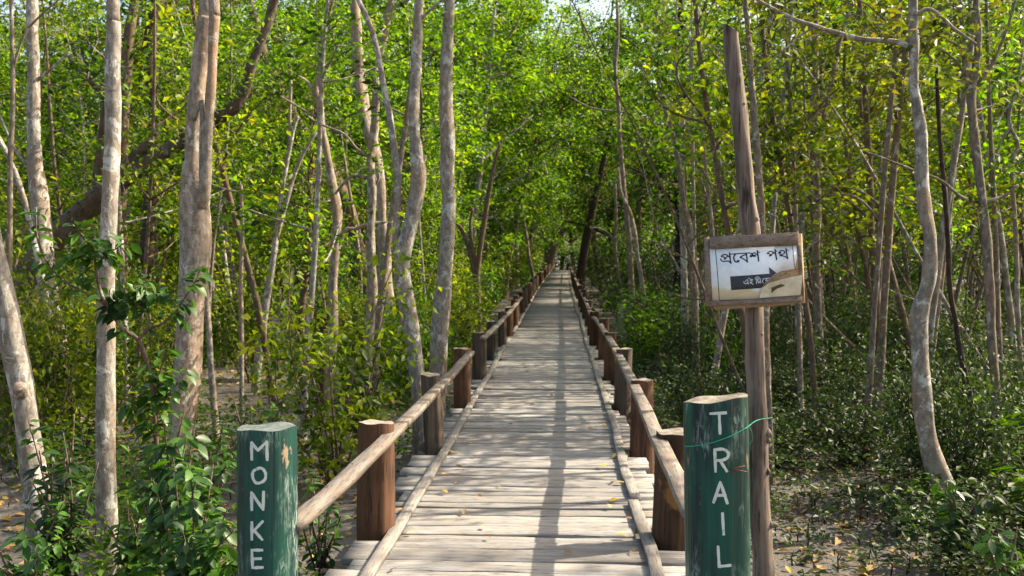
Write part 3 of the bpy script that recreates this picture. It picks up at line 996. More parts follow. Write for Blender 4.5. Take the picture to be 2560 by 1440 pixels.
traced('tree', 'pale leaning trunk with a sawn branch stub at the left edge', 5.4, 'bark_pale',
       [[(135, 1500, 74), (112, 1400, 69), (82, 1180, 59), (68, 1060, 57), (52, 950, 62), (30, 850, 63), (8, 730, 59), (-25, 600, 60), (-60, 400, 55), (-80, 150, 50), (-90, -10, 48)]],
       [[(66, 1040, 34), (58, 1000, 34), (50, 975, 33, -.10), (46, 965, 31, -.13)]], n=18)
traced('tree', 'slim pale upright trunk rising out of the leafy bush, second from the left edge', 5.6, 'bark_pale',
       [[(274, 1500, 62), (272, 1400, 58), (266, 1250, 50), (264, 1080, 46), (265, 900, 45), (266, 750, 43), (270, 590, 42), (277, 450, 40), (283, 300, 38), (282, 150, 37), (284, 60, 35), (282, -10, 32)]], n=18, rough=.03)
traced('tree', 'thick pinkish trunk that divides into two hollow fused stems', 7.4, 'bark_pink',
       [[(432, 1290, 66), (445, 1180, 60), (455, 1040, 66), (468, 900, 66), (480, 760, 66), (492, 640, 72), (490, 560, 70), (484, 500, 66), (482, 400, 46), (487, 300, 44), (497, 200, 44), (508, 120, 42), (515, 50, 44), (520, -10, 42)]],
       [], n=22, rough=.07)
o = traced('tree_stem', 'narrow smooth stem fused to the thick pinkish hollow trunk', 7.3, 'bark_pink',
       [[(494, 600, 22, .14), (502, 540, 30, .10), (511, 470, 29), (516, 400, 26), (522, 300, 24), (529, 200, 24), (533, 100, 24), (536, 40, 26), (534, -10, 26)]], n=12, ground=False)
# the second stem belongs to the same tree
_main = [q for q in bpy.data.objects if q.get('label', '').startswith('thick pinkish trunk')][0]
for ch in list(o.children):
    ch.location = Vector(o.location) - Vector(_main.location); ch.parent = _main; ch.name = 'stem'
bpy.data.objects.remove(o)
mb = MB()
for seed_, pts_ in ((3, [(482, 300, 15, .0), (505, 255, 10), (508, 400, 9), (500, 480, 12)]), (4, [(505, 250, 10), (503, 400, 12), (502, 520, 16)])):
    P, rd = world_path(pts_, 7.32)
    limb(mb, P, rd, 8, .08, seed_)
mb.obj('ridge', M['bark_pink'], _main, smooth=True, origin=np.array(_main.location))
traced('tree', 'pale grey trunk leaning left behind the slim upright one, sunlit low on its right side', 11.2, 'bark_pale',
       [[(192, 1075, 36), (180, 1010, 38), (158, 930, 44), (138, 820, 46), (118, 700, 46), (104, 560, 44), (92, 450, 40), (84, 350, 32), (84, 230, 32), (82, 120, 30), (80, -10, 27)]],
       [[(88, 205, 10), (130, 170, 8), (175, 130, 7)], [(110, 480, 9), (70, 420, 8), (30, 360, 8), (0, 290, 6)]])
traced('leaning_tree', 'huge brown trunk leaning far to the right behind the pale trunks', 12.6, 'bark_brown_dark',
       [[(20, 790, 110), (75, 700, 95), (140, 610, 76), (200, 540, 62), (262, 482, 52), (330, 430, 47), (400, 392, 41), (470, 340, 37), (550, 292, 34), (592, 262, 30), (612, 220, 27), (634, 150, 25), (662, 80, 23), (690, -10, 21)]],
       [[(300, 450, 36), (330, 405, 34), (362, 372, 32), (385, 356, 26)], [(240, 505, 34), (252, 400, 30), (262, 300, 26), (265, 240, 22), (235, 210, 20), (200, 180, 14), (170, 140, 10)]],
       [(90, 640, 50, 110), (200, 500, 55, 120), (330, 380, 50, 110), (400, 420, 40, 80), (560, 330, 50, 130), (620, 200, 45, 120), (650, 90, 50, 140), (250, 300, 50, 120)], 'leaf_mid', .08, n=18, rough=.08)
traced('tree', 'dark straight trunk in the canopy right of the slim pale one', 17, 'bark_dark',
       [[(372, 560, 34), (385, 400, 30), (384, 250, 30), (372, 130, 34), (385, 50, 30), (393, -10, 28)]])
traced('tree', 'grey trunk high behind the slim pale one, half hidden by leaves', 18, 'bark_brown',
       [[(305, 640, 26), (306, 400, 26), (315, 200, 26), (322, 100, 26), (338, -10, 24)]])
traced('tree', 'pale trunk by the left railing, forking into a thick and a thin stem', 9.5, 'bark_pale',
       [[(1048, 1150, 40), (1050, 1060, 42), (1046, 960, 42), (1034, 860, 44), (1018, 760, 42), (1006, 690, 44), (1008, 630, 40), (1024, 570, 36), (1040, 490, 36), (1046, 420, 36), (1036, 340, 29), (1035, 250, 28), (1042, 150, 26), (1044, 70, 24), (1048, -10, 23)]],
       [[(1000, 650, 26), (990, 600, 22), (994, 520, 19), (994, 440, 19), (984, 370, 17), (974, 290, 16), (958, 210, 15), (944, 130, 15), (928, 70, 14), (905, 20, 13), (893, -10, 12)],
        [(1045, 430, 22), (1056, 405, 15), (1064, 388, 7)], [(992, 445, 12), (996, 420, 10), (999, 398, 8)], [(1036, 70, 9), (1070, 30, 8), (1110, -5, 8)]])
traced('tree', 'tall straight pale trunk behind the left railing, mottled grey and orange', 10.4, 'bark_pale',
       [[(1090, 1095, 46), (1095, 950, 43), (1100, 820, 45), (1110, 700, 38), (1118, 600, 37), (1122, 500, 36), (1118, 430, 36), (1120, 350, 38), (1114, 250, 34), (1117, 150, 31), (1121, 60, 28), (1124, -10, 26)]], n=16, rough=.025)
traced('tree', 'slender knobbly brown trunk left of the forked pale trunk', 11.5, 'bark_pink',
       [[(915, 1040, 26), (922, 950, 25), (926, 820, 25), (931, 720, 25), (926, 620, 23), (930, 500, 22), (930, 460, 26), (926, 400, 20), (936, 320, 20), (941, 240, 20), (938, 170, 17), (956, 110, 18), (967, 50, 20), (978, 0, 16), (984, -15, 16)]],
       [[(934, 465, 9), (948, 445, 6), (944, 425, 4)], [(966, 60, 12), (985, 20, 10), (1010, 5, 8)], [(918, 390, 8), (890, 370, 7), (860, 335, 6), (800, 310, 5), (755, 280, 4)], [(920, 445, 9), (880, 440, 8), (850, 470, 7), (838, 485, 6)]], rough=.08)
traced('tree', 'wavy sunlit trunk with a pale side branch and forked top', 12.2, 'bark_pink',
       [[(818, 1000, 26), (824, 900, 28), (832, 800, 27), (832, 700, 25), (838, 620, 25), (843, 540, 24), (832, 470, 24), (820, 400, 18), (806, 320, 17), (798, 250, 18), (790, 230, 22), (800, 180, 12), (804, 110, 10), (806, 60, 8)]],
       [[(838, 640, 16), (852, 600, 13), (866, 575, 12), (890, 572, 10), (915, 562, 9), (965, 555, 7)], [(788, 232, 14), (768, 205, 9), (745, 190, 6)], [(796, 225, 12), (808, 190, 8), (830, 150, 7)], [(806, 300, 6), (760, 275, 5), (700, 240, 4)]], rough=.07)
traced('dead_tree', 'thin dark grey dead stem broken off short, behind the near end of the left rail', 8.6, 'bark_dark',
       [[(808, 1195, 22), (804, 1120, 20), (802, 1000, 18), (802, 900, 17), (806, 840, 15), (818, 790, 12), (822, 770, 7)]], [[(806, 850, 8), (795, 800, 6), (780, 770, 4)]], n=10, rough=.1)
traced('tree', 'broad sunlit trunk spreading at the foot behind the knobbly one', 16.0, 'bark_pink',
       [[(985, 880, 62), (970, 800, 44), (962, 720, 38), (960, 640, 34), (955, 560, 30), (945, 420, 28), (915, 300, 30), (900, 200, 32), (892, 110, 28), (886, -10, 24)]], rough=.1)
traced('tree', 'pair of slanting pale stems crossing among bright leaves left of the wavy trunk', 14.0, 'bark_pale',
       [[(640, 960, 20), (652, 860, 20), (665, 760, 18), (684, 640, 16), (694, 560, 14), (704, 480, 12), (722, 380, 11), (735, 320, 9), (745, 290, 8)], [(690, 600, 12), (712, 520, 12), (735, 440, 10), (760, 380, 9), (790, 330, 8)]],
       [[(722, 380, 8), (726, 250, 8), (728, 200, 6)]])
traced('tree', 'thick mottled limb-like trunk slanting to the left behind the wavy one', 20.0, 'bark_brown',
       [[(900, 640, 34), (870, 520, 34), (830, 430, 32), (780, 350, 30), (735, 300, 28), (700, 220, 26), (665, 150, 22), (640, 60, 20), (620, -10, 18)]])
traced('tree', 'dark tree of three thin stems parting from one foot, left of the far railing', 21, 'bark_brown',
       [[(1195, 800, 20), (1192, 700, 16), (1198, 640, 14), (1210, 560, 13), (1222, 480, 11), (1236, 410, 9), (1250, 360, 6)], [(1196, 690, 12), (1180, 620, 11), (1176, 560, 9), (1182, 520, 7)], [(1192, 720, 12), (1172, 620, 10), (1152, 570, 9), (1140, 560, 6)]])
traced('tree', 'small curved reddish trunk leaning left beside the far left railing', 52, 'bark_pink',
       [[(1336, 708, 11), (1330, 680, 10), (1322, 640, 9), (1318, 600, 8), (1310, 560, 8), (1308, 520, 6), (1300, 460, 5)]], n=9)
traced('tree', 'big grey forked tree at the far left bend of the boardwalk', 80, 'bark_brown',
       [[(1368, 690, 36), (1376, 640, 26), (1390, 605, 20), (1408, 575, 15), (1420, 530, 12), (1432, 470, 10), (1440, 400, 8)], [(1372, 650, 18), (1366, 600, 14), (1352, 540, 10), (1340, 470, 8)], [(1376, 640, 12), (1384, 560, 10), (1380, 480, 8)]], n=12)
traced('tree', 'dark trunk leaning right over the far right railing', 43, 'bark_dark',
       [[(1448, 720, 26), (1456, 660, 22), (1468, 590, 21), (1482, 520, 19), (1496, 460, 17), (1512, 390, 14), (1530, 300, 10)]], n=12)
traced('tree', 'straight grey trunk with bare top, first right of the far railing', 22, 'bark_grey',
       [[(1584, 800, 16), (1578, 700, 15), (1572, 600, 14), (1564, 510, 12), (1556, 430, 12), (1550, 350, 10), (1546, 260, 9), (1538, 180, 9), (1545, 90, 8), (1542, 0, 7)]], [[(1538, 180, 6), (1534, 150, 5), (1542, 90, 5)], [(1556, 280, 5), (1480, 270, 4), (1420, 240, 4)]])
traced('tree', 'curved orange-lit stem just right of the straight grey trunk', 21, 'bark_pink',
       [[(1612, 780, 12), (1604, 700, 12), (1594, 640, 11), (1586, 580, 11), (1574, 530, 10), (1552, 480, 9), (1545, 420, 7)]], n=9)
traced('tree', 'thin pale stem with one arched side branch near the far right railing', 26, 'bark_grey',
       [[(1552, 760, 9), (1546, 690, 9), (1538, 620, 9), (1540, 540, 8), (1538, 460, 6)]], [[(1538, 620, 7), (1528, 590, 6), (1500, 572, 5), (1480, 570, 4)]], n=8)
traced('tree', 'slender grey trunk bent left at mid height, left of the sign', 13.5, 'bark_grey',
       [[(1738, 920, 20), (1737, 820, 18), (1734, 720, 17), (1726, 600, 15), (1712, 520, 13), (1700, 440, 12), (1686, 350, 11), (1668, 290, 10), (1652, 240, 8), (1645, 190, 6)]], [[(1700, 390, 7), (1740, 400, 6), (1770, 450, 6), (1790, 490, 4)]])
traced('tree', 'straight pale trunk forked high up, between the bent grey trunk and the sign', 16, 'bark_pale',
       [[(1712, 900, 18), (1712, 780, 18), (1708, 600, 16), (1704, 450, 14), (1706, 330, 12), (1706, 260, 12), (1694, 200, 9), (1690, 150, 7)]], [[(1706, 260, 9), (1722, 225, 8), (1726, 150, 6), (1724, 80, 5)]])
traced('tree', 'thin warm-lit stem with sparse top right next to the sign frame', 14, 'bark_pink',
       [[(1800, 900, 10), (1790, 700, 10), (1780, 570, 9), (1768, 450, 8), (1758, 350, 8), (1755, 320, 7)]], [], [(1758, 300, 25, 60)], n=9)
traced('tree', 'slim grey trunk close behind the sign pole, running up to its right', 8.4, 'bark_grey',
       [[(1922, 1080, 20), (1918, 950, 19), (1914, 820, 18), (1908, 680, 18), (1906, 570, 18), (1897, 430, 17), (1886, 300, 17), (1878, 190, 15), (1872, 100, 14), (1864, 20, 12), (1862, -10, 12)]], [[(1886, 240, 7), (1868, 225, 6), (1858, 215, 4)]], rough=.07)
traced('tree', 'thin trunk with a long slanting fork, first right of the sign', 12.5, 'bark_grey',
       [[(2062, 1060, 24), (2054, 950, 22), (2046, 820, 20), (2040, 650, 20), (2044, 500, 18), (2034, 380, 17), (2040, 250, 16), (2038, 120, 14), (2042, 0, 12), (2042, -10, 12)]],
       [[(2042, 420, 14), (2056, 320, 13), (2080, 200, 12), (2098, 110, 11), (2120, 40, 10), (2140, -10, 9)], [(2036, 120, 8), (2010, 80, 7), (1995, 20, 6), (1990, -8, 6)], [(2034, 460, 7), (2000, 380, 7), (1970, 290, 7), (1925, 215, 6)]])
traced('tree', 'thin wavy brown trunk second right of the sign', 12.8, 'bark_brown',
       [[(2205, 1060, 20), (2200, 950, 19), (2196, 850, 18), (2190, 720, 18), (2180, 600, 16), (2176, 480, 16), (2170, 380, 16), (2164, 250, 15), (2156, 160, 14), (2152, 60, 13), (2148, -10, 12)]],
       [[(2170, 270, 8), (2190, 210, 7), (2208, 160, 5)], [(2176, 550, 8), (2120, 500, 7), (2050, 430, 6)]], rough=.07)
traced('tree', 'strong mottled grey trunk with a long bare branch reaching left, right part of the picture', 7.0, 'bark_pale',
       [[(2392, 1320, 48), (2372, 1240, 50), (2335, 1150, 48), (2312, 1060, 42), (2302, 960, 40), (2300, 860, 38), (2300, 790, 40), (2322, 690, 34), (2326, 600, 33), (2310, 520, 33), (2304, 400, 28), (2298, 300, 27), (2286, 220, 24), (2284, 120, 23), (2283, 40, 22), (2282, -10, 21)]],
       [[(2284, 130, 18), (2266, 112, 14), (2220, 103, 13), (2160, 98, 12), (2100, 84, 12), (2040, 66, 11), (1985, 48, 10), (1930, 20, 9), (1880, -8, 8)], [(2290, 35, 10), (2330, 25, 9), (2390, 75, 8), (2440, 110, 6)],
        [(2040, 66, 6), (2000, 90, 5), (1930, 150, 4), (1880, 190, 3)]],
       [(2240, 110, 35, 40), (2150, 150, 45, 50), (2330, 160, 50, 50), (1930, 100, 60, 50), (1960, 30, 40, 30)], 'leaf_olive', .075, n=18, rough=.08)
traced('tree', 'straight grey trunk forking into two at the top, near the right edge', 8.2, 'bark_grey',
       [[(2512, 1240, 24), (2498, 1120, 24), (2490, 1000, 22), (2480, 850, 22), (2474, 720, 22), (2466, 600, 22), (2456, 500, 20), (2442, 400, 22), (2432, 300, 22), (2428, 230, 24), (2440, 160, 17), (2446, 90, 16), (2440, 20, 15), (2440, -10, 14)], [(2424, 240, 14), (2412, 160, 12), (2404, 60, 12), (2396, 0, 11), (2392, -10, 10)]],
       [[(2436, 505, 8), (2400, 490, 7), (2350, 450, 7), (2290, 428, 6), (2220, 400, 5), (2160, 378, 4)], [(2440, 215, 9), (2480, 160, 8), (2515, 80, 7), (2540, -5, 6)], [(2465, 505, 10), (2510, 490, 9), (2545, 462, 6)], [(2424, 220, 7), (2396, 160, 6), (2350, 120, 5)]],
       [(2430, 180, 55, 70), (2500, 60, 50, 40), (2470, 480, 40, 30), (2380, 130, 40, 30)], 'leaf_olive', .08, rough=.06)
traced('tree', 'thin stem crowded behind the forked trunk at the right edge', 11, 'bark_grey',
       [[(2505, 980, 14), (2495, 800, 14), (2490, 600, 12), (2482, 450, 12), (2475, 300, 10), (2470, 150, 9), (2465, -10, 8)]], n=9)
traced('tree', 'dark slanting stem between the two trunks at the right', 9.0, 'bark_dark',
       [[(2432, 1120, 17), (2425, 1000, 16), (2405, 900, 14), (2388, 800, 13), (2375, 720, 12), (2370, 600, 12), (2362, 480, 11), (2350, 350, 10), (2340, 150, 9)]], n=9)
traced('tree', 'pale crooked stem with angular bends at the right edge', 11.5, 'bark_pale',
       [[(2560, 1000, 12), (2545, 800, 12), (2540, 600, 11), (2530, 420, 10), (2545, 360, 9), (2522, 300, 8), (2545, 200, 7), (2560, 100, 6)]], [[(2530, 310, 7), (2500, 360, 6), (2482, 420, 6), (2465, 440, 5)]], n=9)
traced('tree', 'thin pale stem far left beside the picture edge', 9.0, 'bark_grey',
       [[(15, 980, 16), (22, 800, 15), (24, 600, 14), (26, 400, 13), (32, 250, 12), (30, 100, 10), (28, -10, 9)]], [[(28, 190, 6), (60, 90, 6), (100, 40, 5), (140, 5, 4)]])
traced('tree', 'slanting thin stem between the left edge and the grey leaning trunk', 10.0, 'bark_pale',
       [[(120, 760, 14), (75, 560, 14), (48, 460, 13), (20, 390, 12), (0, 350, 11), (-60, 240, 9)]], n=9)
traced('tree', 'thin pinkish stem just right of the thick hollow trunk', 9.8, 'bark_pink',
       [[(540, 1080, 18), (532, 980, 16), (524, 860, 16), (516, 740, 14), (512, 660, 13), (516, 520, 10), (524, 420, 8)]], n=9)
traced('tree', 'thin orange-lit leafless stem with a broken top, right of the hollow trunk', 10.6, 'bark_pink',
       [[(604, 1000, 12), (604, 850, 12), (602, 700, 11), (606, 580, 10), (603, 480, 9), (602, 462, 8)]], [[(603, 480, 5), (570, 475, 5), (522, 458, 4)]], n=9)
traced('dead_stump', 'dark weathered stump with pointed top on the mud right of the boardwalk', 15.2, 'bark_dark',
       [[(1640, 955, 58), (1640, 935, 46), (1648, 905, 30), (1652, 882, 12)]], n=12, rough=.15, cat='stump')
traced('dead_stump', 'pale bleached stump spreading at the foot behind the right railing', 22, 'bark_pale',
       [[(1552, 852, 34), (1552, 820, 22), (1556, 780, 16), (1562, 750, 11)]], n=12, rough=.12, cat='stump')

# ------------------------------------------------------------------ plant prototypes
def path_bend(H, bend, g, n=7, lean=0):
    z = np.linspace(0, H, n)
    ph = g.random(4) * 6.28
    x = bend * (np.sin(z / H * 3.2 + ph[0]) - math.sin(ph[0])) + bend * .3 * (np.sin(z / H * 8 + ph[1]) - math.sin(ph[1])) + lean * z
    y = bend * (np.sin(z / H * 2.7 + ph[2]) - math.sin(ph[2]))
    return np.stack([x, y, z], -1)

def proto_tree(H, r0, bend, crown, nclump, nleaf, L, leafm, bark, seed, clr=.38, limbs=7, lean=0):
    """crown: (z from, z to, radius)"""
    g = np.random.default_rng(seed)
    P = path_bend(H, bend, g, 8, lean)
    path = catmull(P, 4)
    rad = r0 * (1 - .8 * (path[:, 2] / H)) * np.where(path[:, 2] < .25, 1.2, 1)
    mb = MB(); mb.add(*tube(np.vstack([[path[0] - [0, 0, .3]], path]), np.concatenate([[rad[0] * 1.2], rad]), 9, .07, seed))
    za, zb, cr = crown
    cs, rs = [], []
    for k in range(limbs):
        z = g.uniform(za * .85, zb * .85)
        b = np.array([np.interp(z, path[:, 2], path[:, q]) for q in range(3)])
        a = g.uniform(0, 6.28)
        l = cr * g.uniform(.6, 1.05)
        e = b + np.array([math.cos(a) * l, math.sin(a) * l, l * g.uniform(.3, .9)])
        mid = (b + e) / 2 + g.normal(0, .12 * l, 3)
        rb = max(.008, np.interp(z, path[:, 2], rad) * .55)
        mb.add(*tube(catmull([b, mid, e], 4), np.linspace(rb, rb * .3, 9), 6, .05, seed + k))
        for q in range(max(1, nclump // limbs)):
            t = g.uniform(.35, 1.1)
            on = b * (1 - t) + e * t
            c_ = on + g.normal(0, cr * .22, 3)
            mb.add(*tube(catmull([on, (on + c_) / 2 + g.normal(0, .05, 3), c_ + (c_ - on) * .3], 2), np.linspace(rb * .35, .004, 5), 4, 0, q, False))
            cs.append(c_); rs.append(clr * g.uniform(.6, 1.3))
    for q in range(nclump // 3):
        z = g.uniform(za, zb); a = g.uniform(0, 6.28); rr = cr * math.sqrt(g.random()) * (1 - .5 * (z - za) / (zb - za))
        c = np.array([np.interp(z, path[:, 2], path[:, 0]) + rr * math.cos(a), np.interp(z, path[:, 2], path[:, 1]) + rr * math.sin(a), z])
        cs.append(c); rs.append(clr * g.uniform(.6, 1.3))
    pts = clump_points(nleaf, np.array(cs), np.array(rs), g)
    tm = mb.mesh('trunk', True); tm.materials.append(M[bark])
    V, Fs = rand_leaves(pts, L, .5, .35, .9, g)
    cm = mesh_np('crown', V, Fs); cm.materials.append(M[leafm])
    return tm, cm

def place(name, label, cat, group, protos, x, y, rz, sc, scz=None, tilt=0, part='crown', z=None):
    root = thing(name, label, cat, (x, y, float(gz(x, y)) if z is None else z), group)
    root.rotation_euler = (tilt * math.cos(rz), tilt * math.sin(rz), rz)
    root.scale = (sc, sc, scz or sc)
    t, c = protos
    if t: mobj('trunk' if part == 'crown' else 'stem', t, root)
    if c: mobj(part, c, root)
    return root

def proto_shrub(H, rad, nstem, nleaf, L, leafm, bark, seed, full=False, clr=.14, Wr=.5):
    g = np.random.default_rng(seed)
    mb = MB(); cs, rs = [], []
    for k in range(nstem):
        a = g.uniform(0, 6.28); l = rad * g.uniform(.2, 1.0); h = H * g.uniform(.55, 1.05)
        e = np.array([math.cos(a) * l, math.sin(a) * l, h])
        mid = e * .5 + g.normal(0, rad * .12, 3); mid[2] = h * .55
        pth = catmull([np.array([0, 0, -.08]) + g.normal(0, .03, 3) * [1, 1, 0], mid, e], 5)
        mb.add(*tube(pth, np.linspace(.011, .004, len(pth)), 5, .05, seed + k))
        for t in np.linspace(.25, 1.0, 6):
            i = int(t * (len(pth) - 1))
            cs.append(pth[i] + g.normal(0, clr * .5, 3)); rs.append(clr * g.uniform(.6, 1.2))
    pts = clump_points(nleaf, np.array(cs), np.array(rs), g, .75)
    pts[:, 2] = np.maximum(pts[:, 2], .02)
    tm = mb.mesh('stem', True); tm.materials.append(M[bark])
    V, Fs = rand_leaves(pts, L, Wr, .45, .8, g, full)
    cm = mesh_np('foliage', V, Fs); cm.materials.append(M[leafm])
    return tm, cm

g = np.random.default_rng(77)
LEAFY = [proto_tree(9.5, .085, .35, (1.6, 9.8, 1.7), 52, 5600, .125, m, b, 100 + k, .27, 11)
         for k, (m, b) in enumerate([('leaf_sun', 'bark_pale'), ('leaf_sun', 'bark_brown'), ('leaf_mid', 'bark_pale'), ('leaf_mid', 'bark_grey'), ('leaf_gold_sunlit', 'bark_dark'), ('leaf_mid', 'bark_dark')])]
BIG = [proto_tree(17, .20, .6, (3.5, 17.5, 3.4), 90, 10000, .21, m, b, 200 + k, .46, 15)
       for k, (m, b) in enumerate([('leaf_sun', 'bark_brown'), ('leaf_mid', 'bark_dark'), ('leaf_sun', 'bark_pale'), ('leaf_mid', 'bark_brown')])]
SPARSE = [proto_tree(9.0, .075, .35, (2.4, 9.4, 1.6), 26, 2500, .12, m, b, 150 + k, .26, 10)
          for k, (m, b) in enumerate([('leaf_gold_sunlit', 'bark_pale'), ('leaf_olive', 'bark_grey'), ('leaf_mid', 'bark_dark'), ('leaf_gold_sunlit', 'bark_brown')])]
THIN = [proto_tree(15, .17, .6, (4.0, 15.5, 3.0), 48, 5000, .20, m, b, 250 + k, .42, 13)
        for k, (m, b) in enumerate([('leaf_gold_sunlit', 'bark_brown'), ('leaf_sun', 'bark_dark'), ('leaf_mid', 'bark_pale')])]
POLE = [proto_tree(9.0, .042, .34, (2.6, 9.2, 1.1), 22, 1050, .115, m, b, 300 + k, .24, 10, .01 * k)
        for k, (m, b) in enumerate([('leaf_mid', 'bark_grey'), ('leaf_olive', 'bark_grey'), ('leaf_gold_sunlit', 'bark_brown'), ('leaf_mid', 'bark_pale'), ('leaf_sun', 'bark_pale')])]
SHRUB_SUN = [proto_shrub(1.7, .75, 10, 1400, .085, 'leaf_gold_sunlit', 'bark_brown', 400 + k, False, .17) for k in range(3)]
SHRUB_MID = [proto_shrub(1.5, .8, 9, 1200, .10, 'leaf_mid', 'bark_brown', 420 + k, False, .18) for k in range(2)]
SHRUB_DARK = [proto_shrub(1.25, .75, 11, 1700, .075, 'leaf_dark', 'bark_dark', 440 + k, False, .17) for k in range(4)]

# ------------------------------------------------------------------ the stand of trees
placed = []
def free(x, y, dist):
    for a, b, c in placed:
        if (a - x) ** 2 + (b - y) ** 2 < min(dist, 9) ** 2: return False
    placed.append((x, y, dist)); return True

def lat(y, px):          # lateral place of a pixel column at distance y
    return .25 + (px - 1400) / F * y

NB = 0
for o in [q for q in bpy.data.objects if q.get('category') == 'tree']:
    placed.append((o.location.x, o.location.y, 1))

# trees whose crowns close over the boardwalk
for q, (x, y, s, kk) in enumerate([(-4.2, 26, .8, 0), (4.0, 30, .85, 1), (-3.4, 34, .85, 2), (3.6, 39, .9, 3), (-3.2, 44, .9, 0), (3.4, 50, .95, 1), (-3.4, 57, .85, 3), (4.2, 63, .85, 0), (-3.6, 72, .8, 1), (5.0, 78, .85, 2), 
                                  (-.9, 90, .95, 3), (1.7, 93, .95, 1), (3.6, 91, .95, 3), (.4, 99, 1.05, 1), (-3.2, 95, 1, 0), (-4.4, 66, 1.1, 0), (5.6, 70, 1.05, 1), (-5.2, 48, 1.1, 2), (5.0, 57, 1.1, 0), (-2.4, 44, .82, 0), (2.5, 49, .88, 3), (-2.3, 54, .95, 2), (2.5, 59, .95, 0), (-2.2, 66, 1.0, 3)]):
    placed.append((x, y, 2))
    root = place('tall_tree', 'tall tree whose crown hangs over the boardwalk from the %s' % ('left' if x < 0 else 'right'), 'tree', 'tall trees arching over the boardwalk from the %s' % ('left' if x < 0 else 'right'),
          BIG[kk], x, y, q * 2.1, s)
    if abs(x) < 2.55 and y < 70:             # these lean in over the path
        root.rotation_euler = (0, .14 if x < 0 else -.14, 0)
# tall broad trees
k = 0
for tr in range(4000):
    if k >= 44: break
    y = 22 + 62 * g.random() ** .9
    x = lat(y, g.uniform(-300, 2860))
    edge = 2.2 if y > 34 else 3.2
    if abs(x - float(xd(y))) < edge: continue
    if not free(x, y, 2.6): continue
    left = x < 0
    place('tall_tree', 'tall broad tree of the deep forest %s of the boardwalk' % ('left' if left else 'right'), 'tree', 'tall trees deep in the forest on the %s' % ('left' if left else 'right'),
          BIG[int(g.choice([0, 2, 0, 1, 3]))] if left or y > 52 else THIN[k % 3], x, y, g.uniform(0, 6.28), g.uniform(.75, 1.1), None, g.normal(0, .05))
    k += 1
# leafy trees in the middle distance
k = 0
for tr in range(6000):
    if k >= 60: break
    y = 12.5 + 34 * g.random() ** 1.1
    x = lat(y, g.uniform(-250, 2800))
    if abs(x) < (1.9 if y > 24 else 2.6): continue
    if x > 0 and y < 32 and x < 13 and g.random() < .8: continue
    if x < 0 and y < 16 and x < lat(y, 760): continue
    if not free(x, y, 1.5): continue
    left = x < 0
    place('leafy_tree', 'slim leafy tree with bright %s crown among others %s of the boardwalk' % (('yellow-green', 'left') if left else ('green', 'right')), 'tree', 'slim leafy trees on the %s' % ('left' if left else 'right'),
          LEAFY[int(g.choice([0, 1, 4, 2, 0]))] if left else SPARSE[k % 4], x, y, g.uniform(0, 6.28), g.uniform(.7, 1.15), None, g.normal(0, .05))
    k += 1
# thin pole trees, mostly on the right
k = 0
for tr in range(6000):
    if k >= 142: break
    right = g.random() < .82
    y = (9.5 + 24 * g.random() ** 1.2) if right else (10 + 20 * g.random())
    x = lat(y, g.uniform(1640, 2700) if right else g.uniform(-60, 1150))
    if abs(x) < 1.9 or (right and 11 < y < 30 and x < 7 and g.random() < .4): continue
    if not free(x, y, .55): continue
    place('pole_tree', 'thin bare-stemmed tree in the dense stand %s of the boardwalk' % ('right' if right else 'left'), 'tree', 'thin pole-like trees on the %s' % ('right' if right else 'left'),
          POLE[int(g.integers(0, 5))], x, y, g.uniform(0, 6.28), g.uniform(.7, 1.25), g.uniform(.8, 1.15), g.normal(0, .055))
    k += 1
# thin stems leaning across the stand on the right
g2 = np.random.default_rng(41)
for k in range(9):
    y = g2.uniform(9.5, 19); x = lat(y, g2.uniform(1700, 2600))
    root = place('slanting_tree', 'thin bare tree leaning across the dense stand right of the boardwalk', 'tree', 'thin slanting trees on the right', (POLE[k % 5][0], None), x, y, g2.uniform(0, 6.28), g2.uniform(.45, .8), g2.uniform(.5, .8), 0)
    a = g2.choice([-1, 1]) * g2.uniform(.35, .85)
    root.rotation_euler = (g2.normal(0, .15), a, 0)
# unseen trees added right of the frame to dapple the planks
for x, y, q, s in ((5.4, 4.6, 0, .75), (8.2, 7.2, 1, .9), (7.4, 3.0, 2, .85), (10.5, 5.0, 3, 1.0), (10.5, 10.5, 0, .8)):
    place('leafy_tree', 'unseen slim leafy tree added beyond the right border to dapple the planks', 'tree', 'unseen leafy trees added beyond the right border', SPARSE[q], x, y, q * 1.3, s)

# shrubs
k = 0
for tr in range(4000):
    if k >= 95: break
    y = 7.2 + 24 * g.random() ** 1.25
    x = lat(y, g.uniform(-60, 1260))
    if x > -1.7: continue
    if y < 13 and g.random() < .55: continue
    if y < 17 and lat(y, 330) < x < lat(y, 820) and g.random() < .85: continue
    if not free(x, y, .5): continue
    place('shrub', 'leafy yellow-green shrub of the undergrowth left of the boardwalk', 'shrub', 'shrubs under the trees on the left', (SHRUB_SUN + SHRUB_MID)[int(g.choice([0, 1, 2, 0, 1, 2, 3, 4]))],
          x, y, g.uniform(0, 6.28), g.uniform(.5, 1.15), g.uniform(.5, 1.3), 0, 'foliage')
    k += 1
k = 0
for tr in range(4000):
    if k >= 95: break
    y = 6.5 + 18 * g.random() ** 1.2
    x = lat(y, g.uniform(1560, 2700))
    if x < 1.7: continue
    if y < 9 and x < 3.2: continue
    if not free(x, y, .5): continue
    place('shrub', 'dark glossy-leaved shrub of the undergrowth right of the boardwalk', 'shrub', 'shrubs under the trees on the right', (SHRUB_DARK + SHRUB_MID)[int(g.choice([0, 1, 2, 3, 0, 1, 2, 3, 4]))],
          x, y, g.uniform(0, 6.28), g.uniform(.55, 1.1), g.uniform(.5, 1.1), 0, 'foliage')
    k += 1

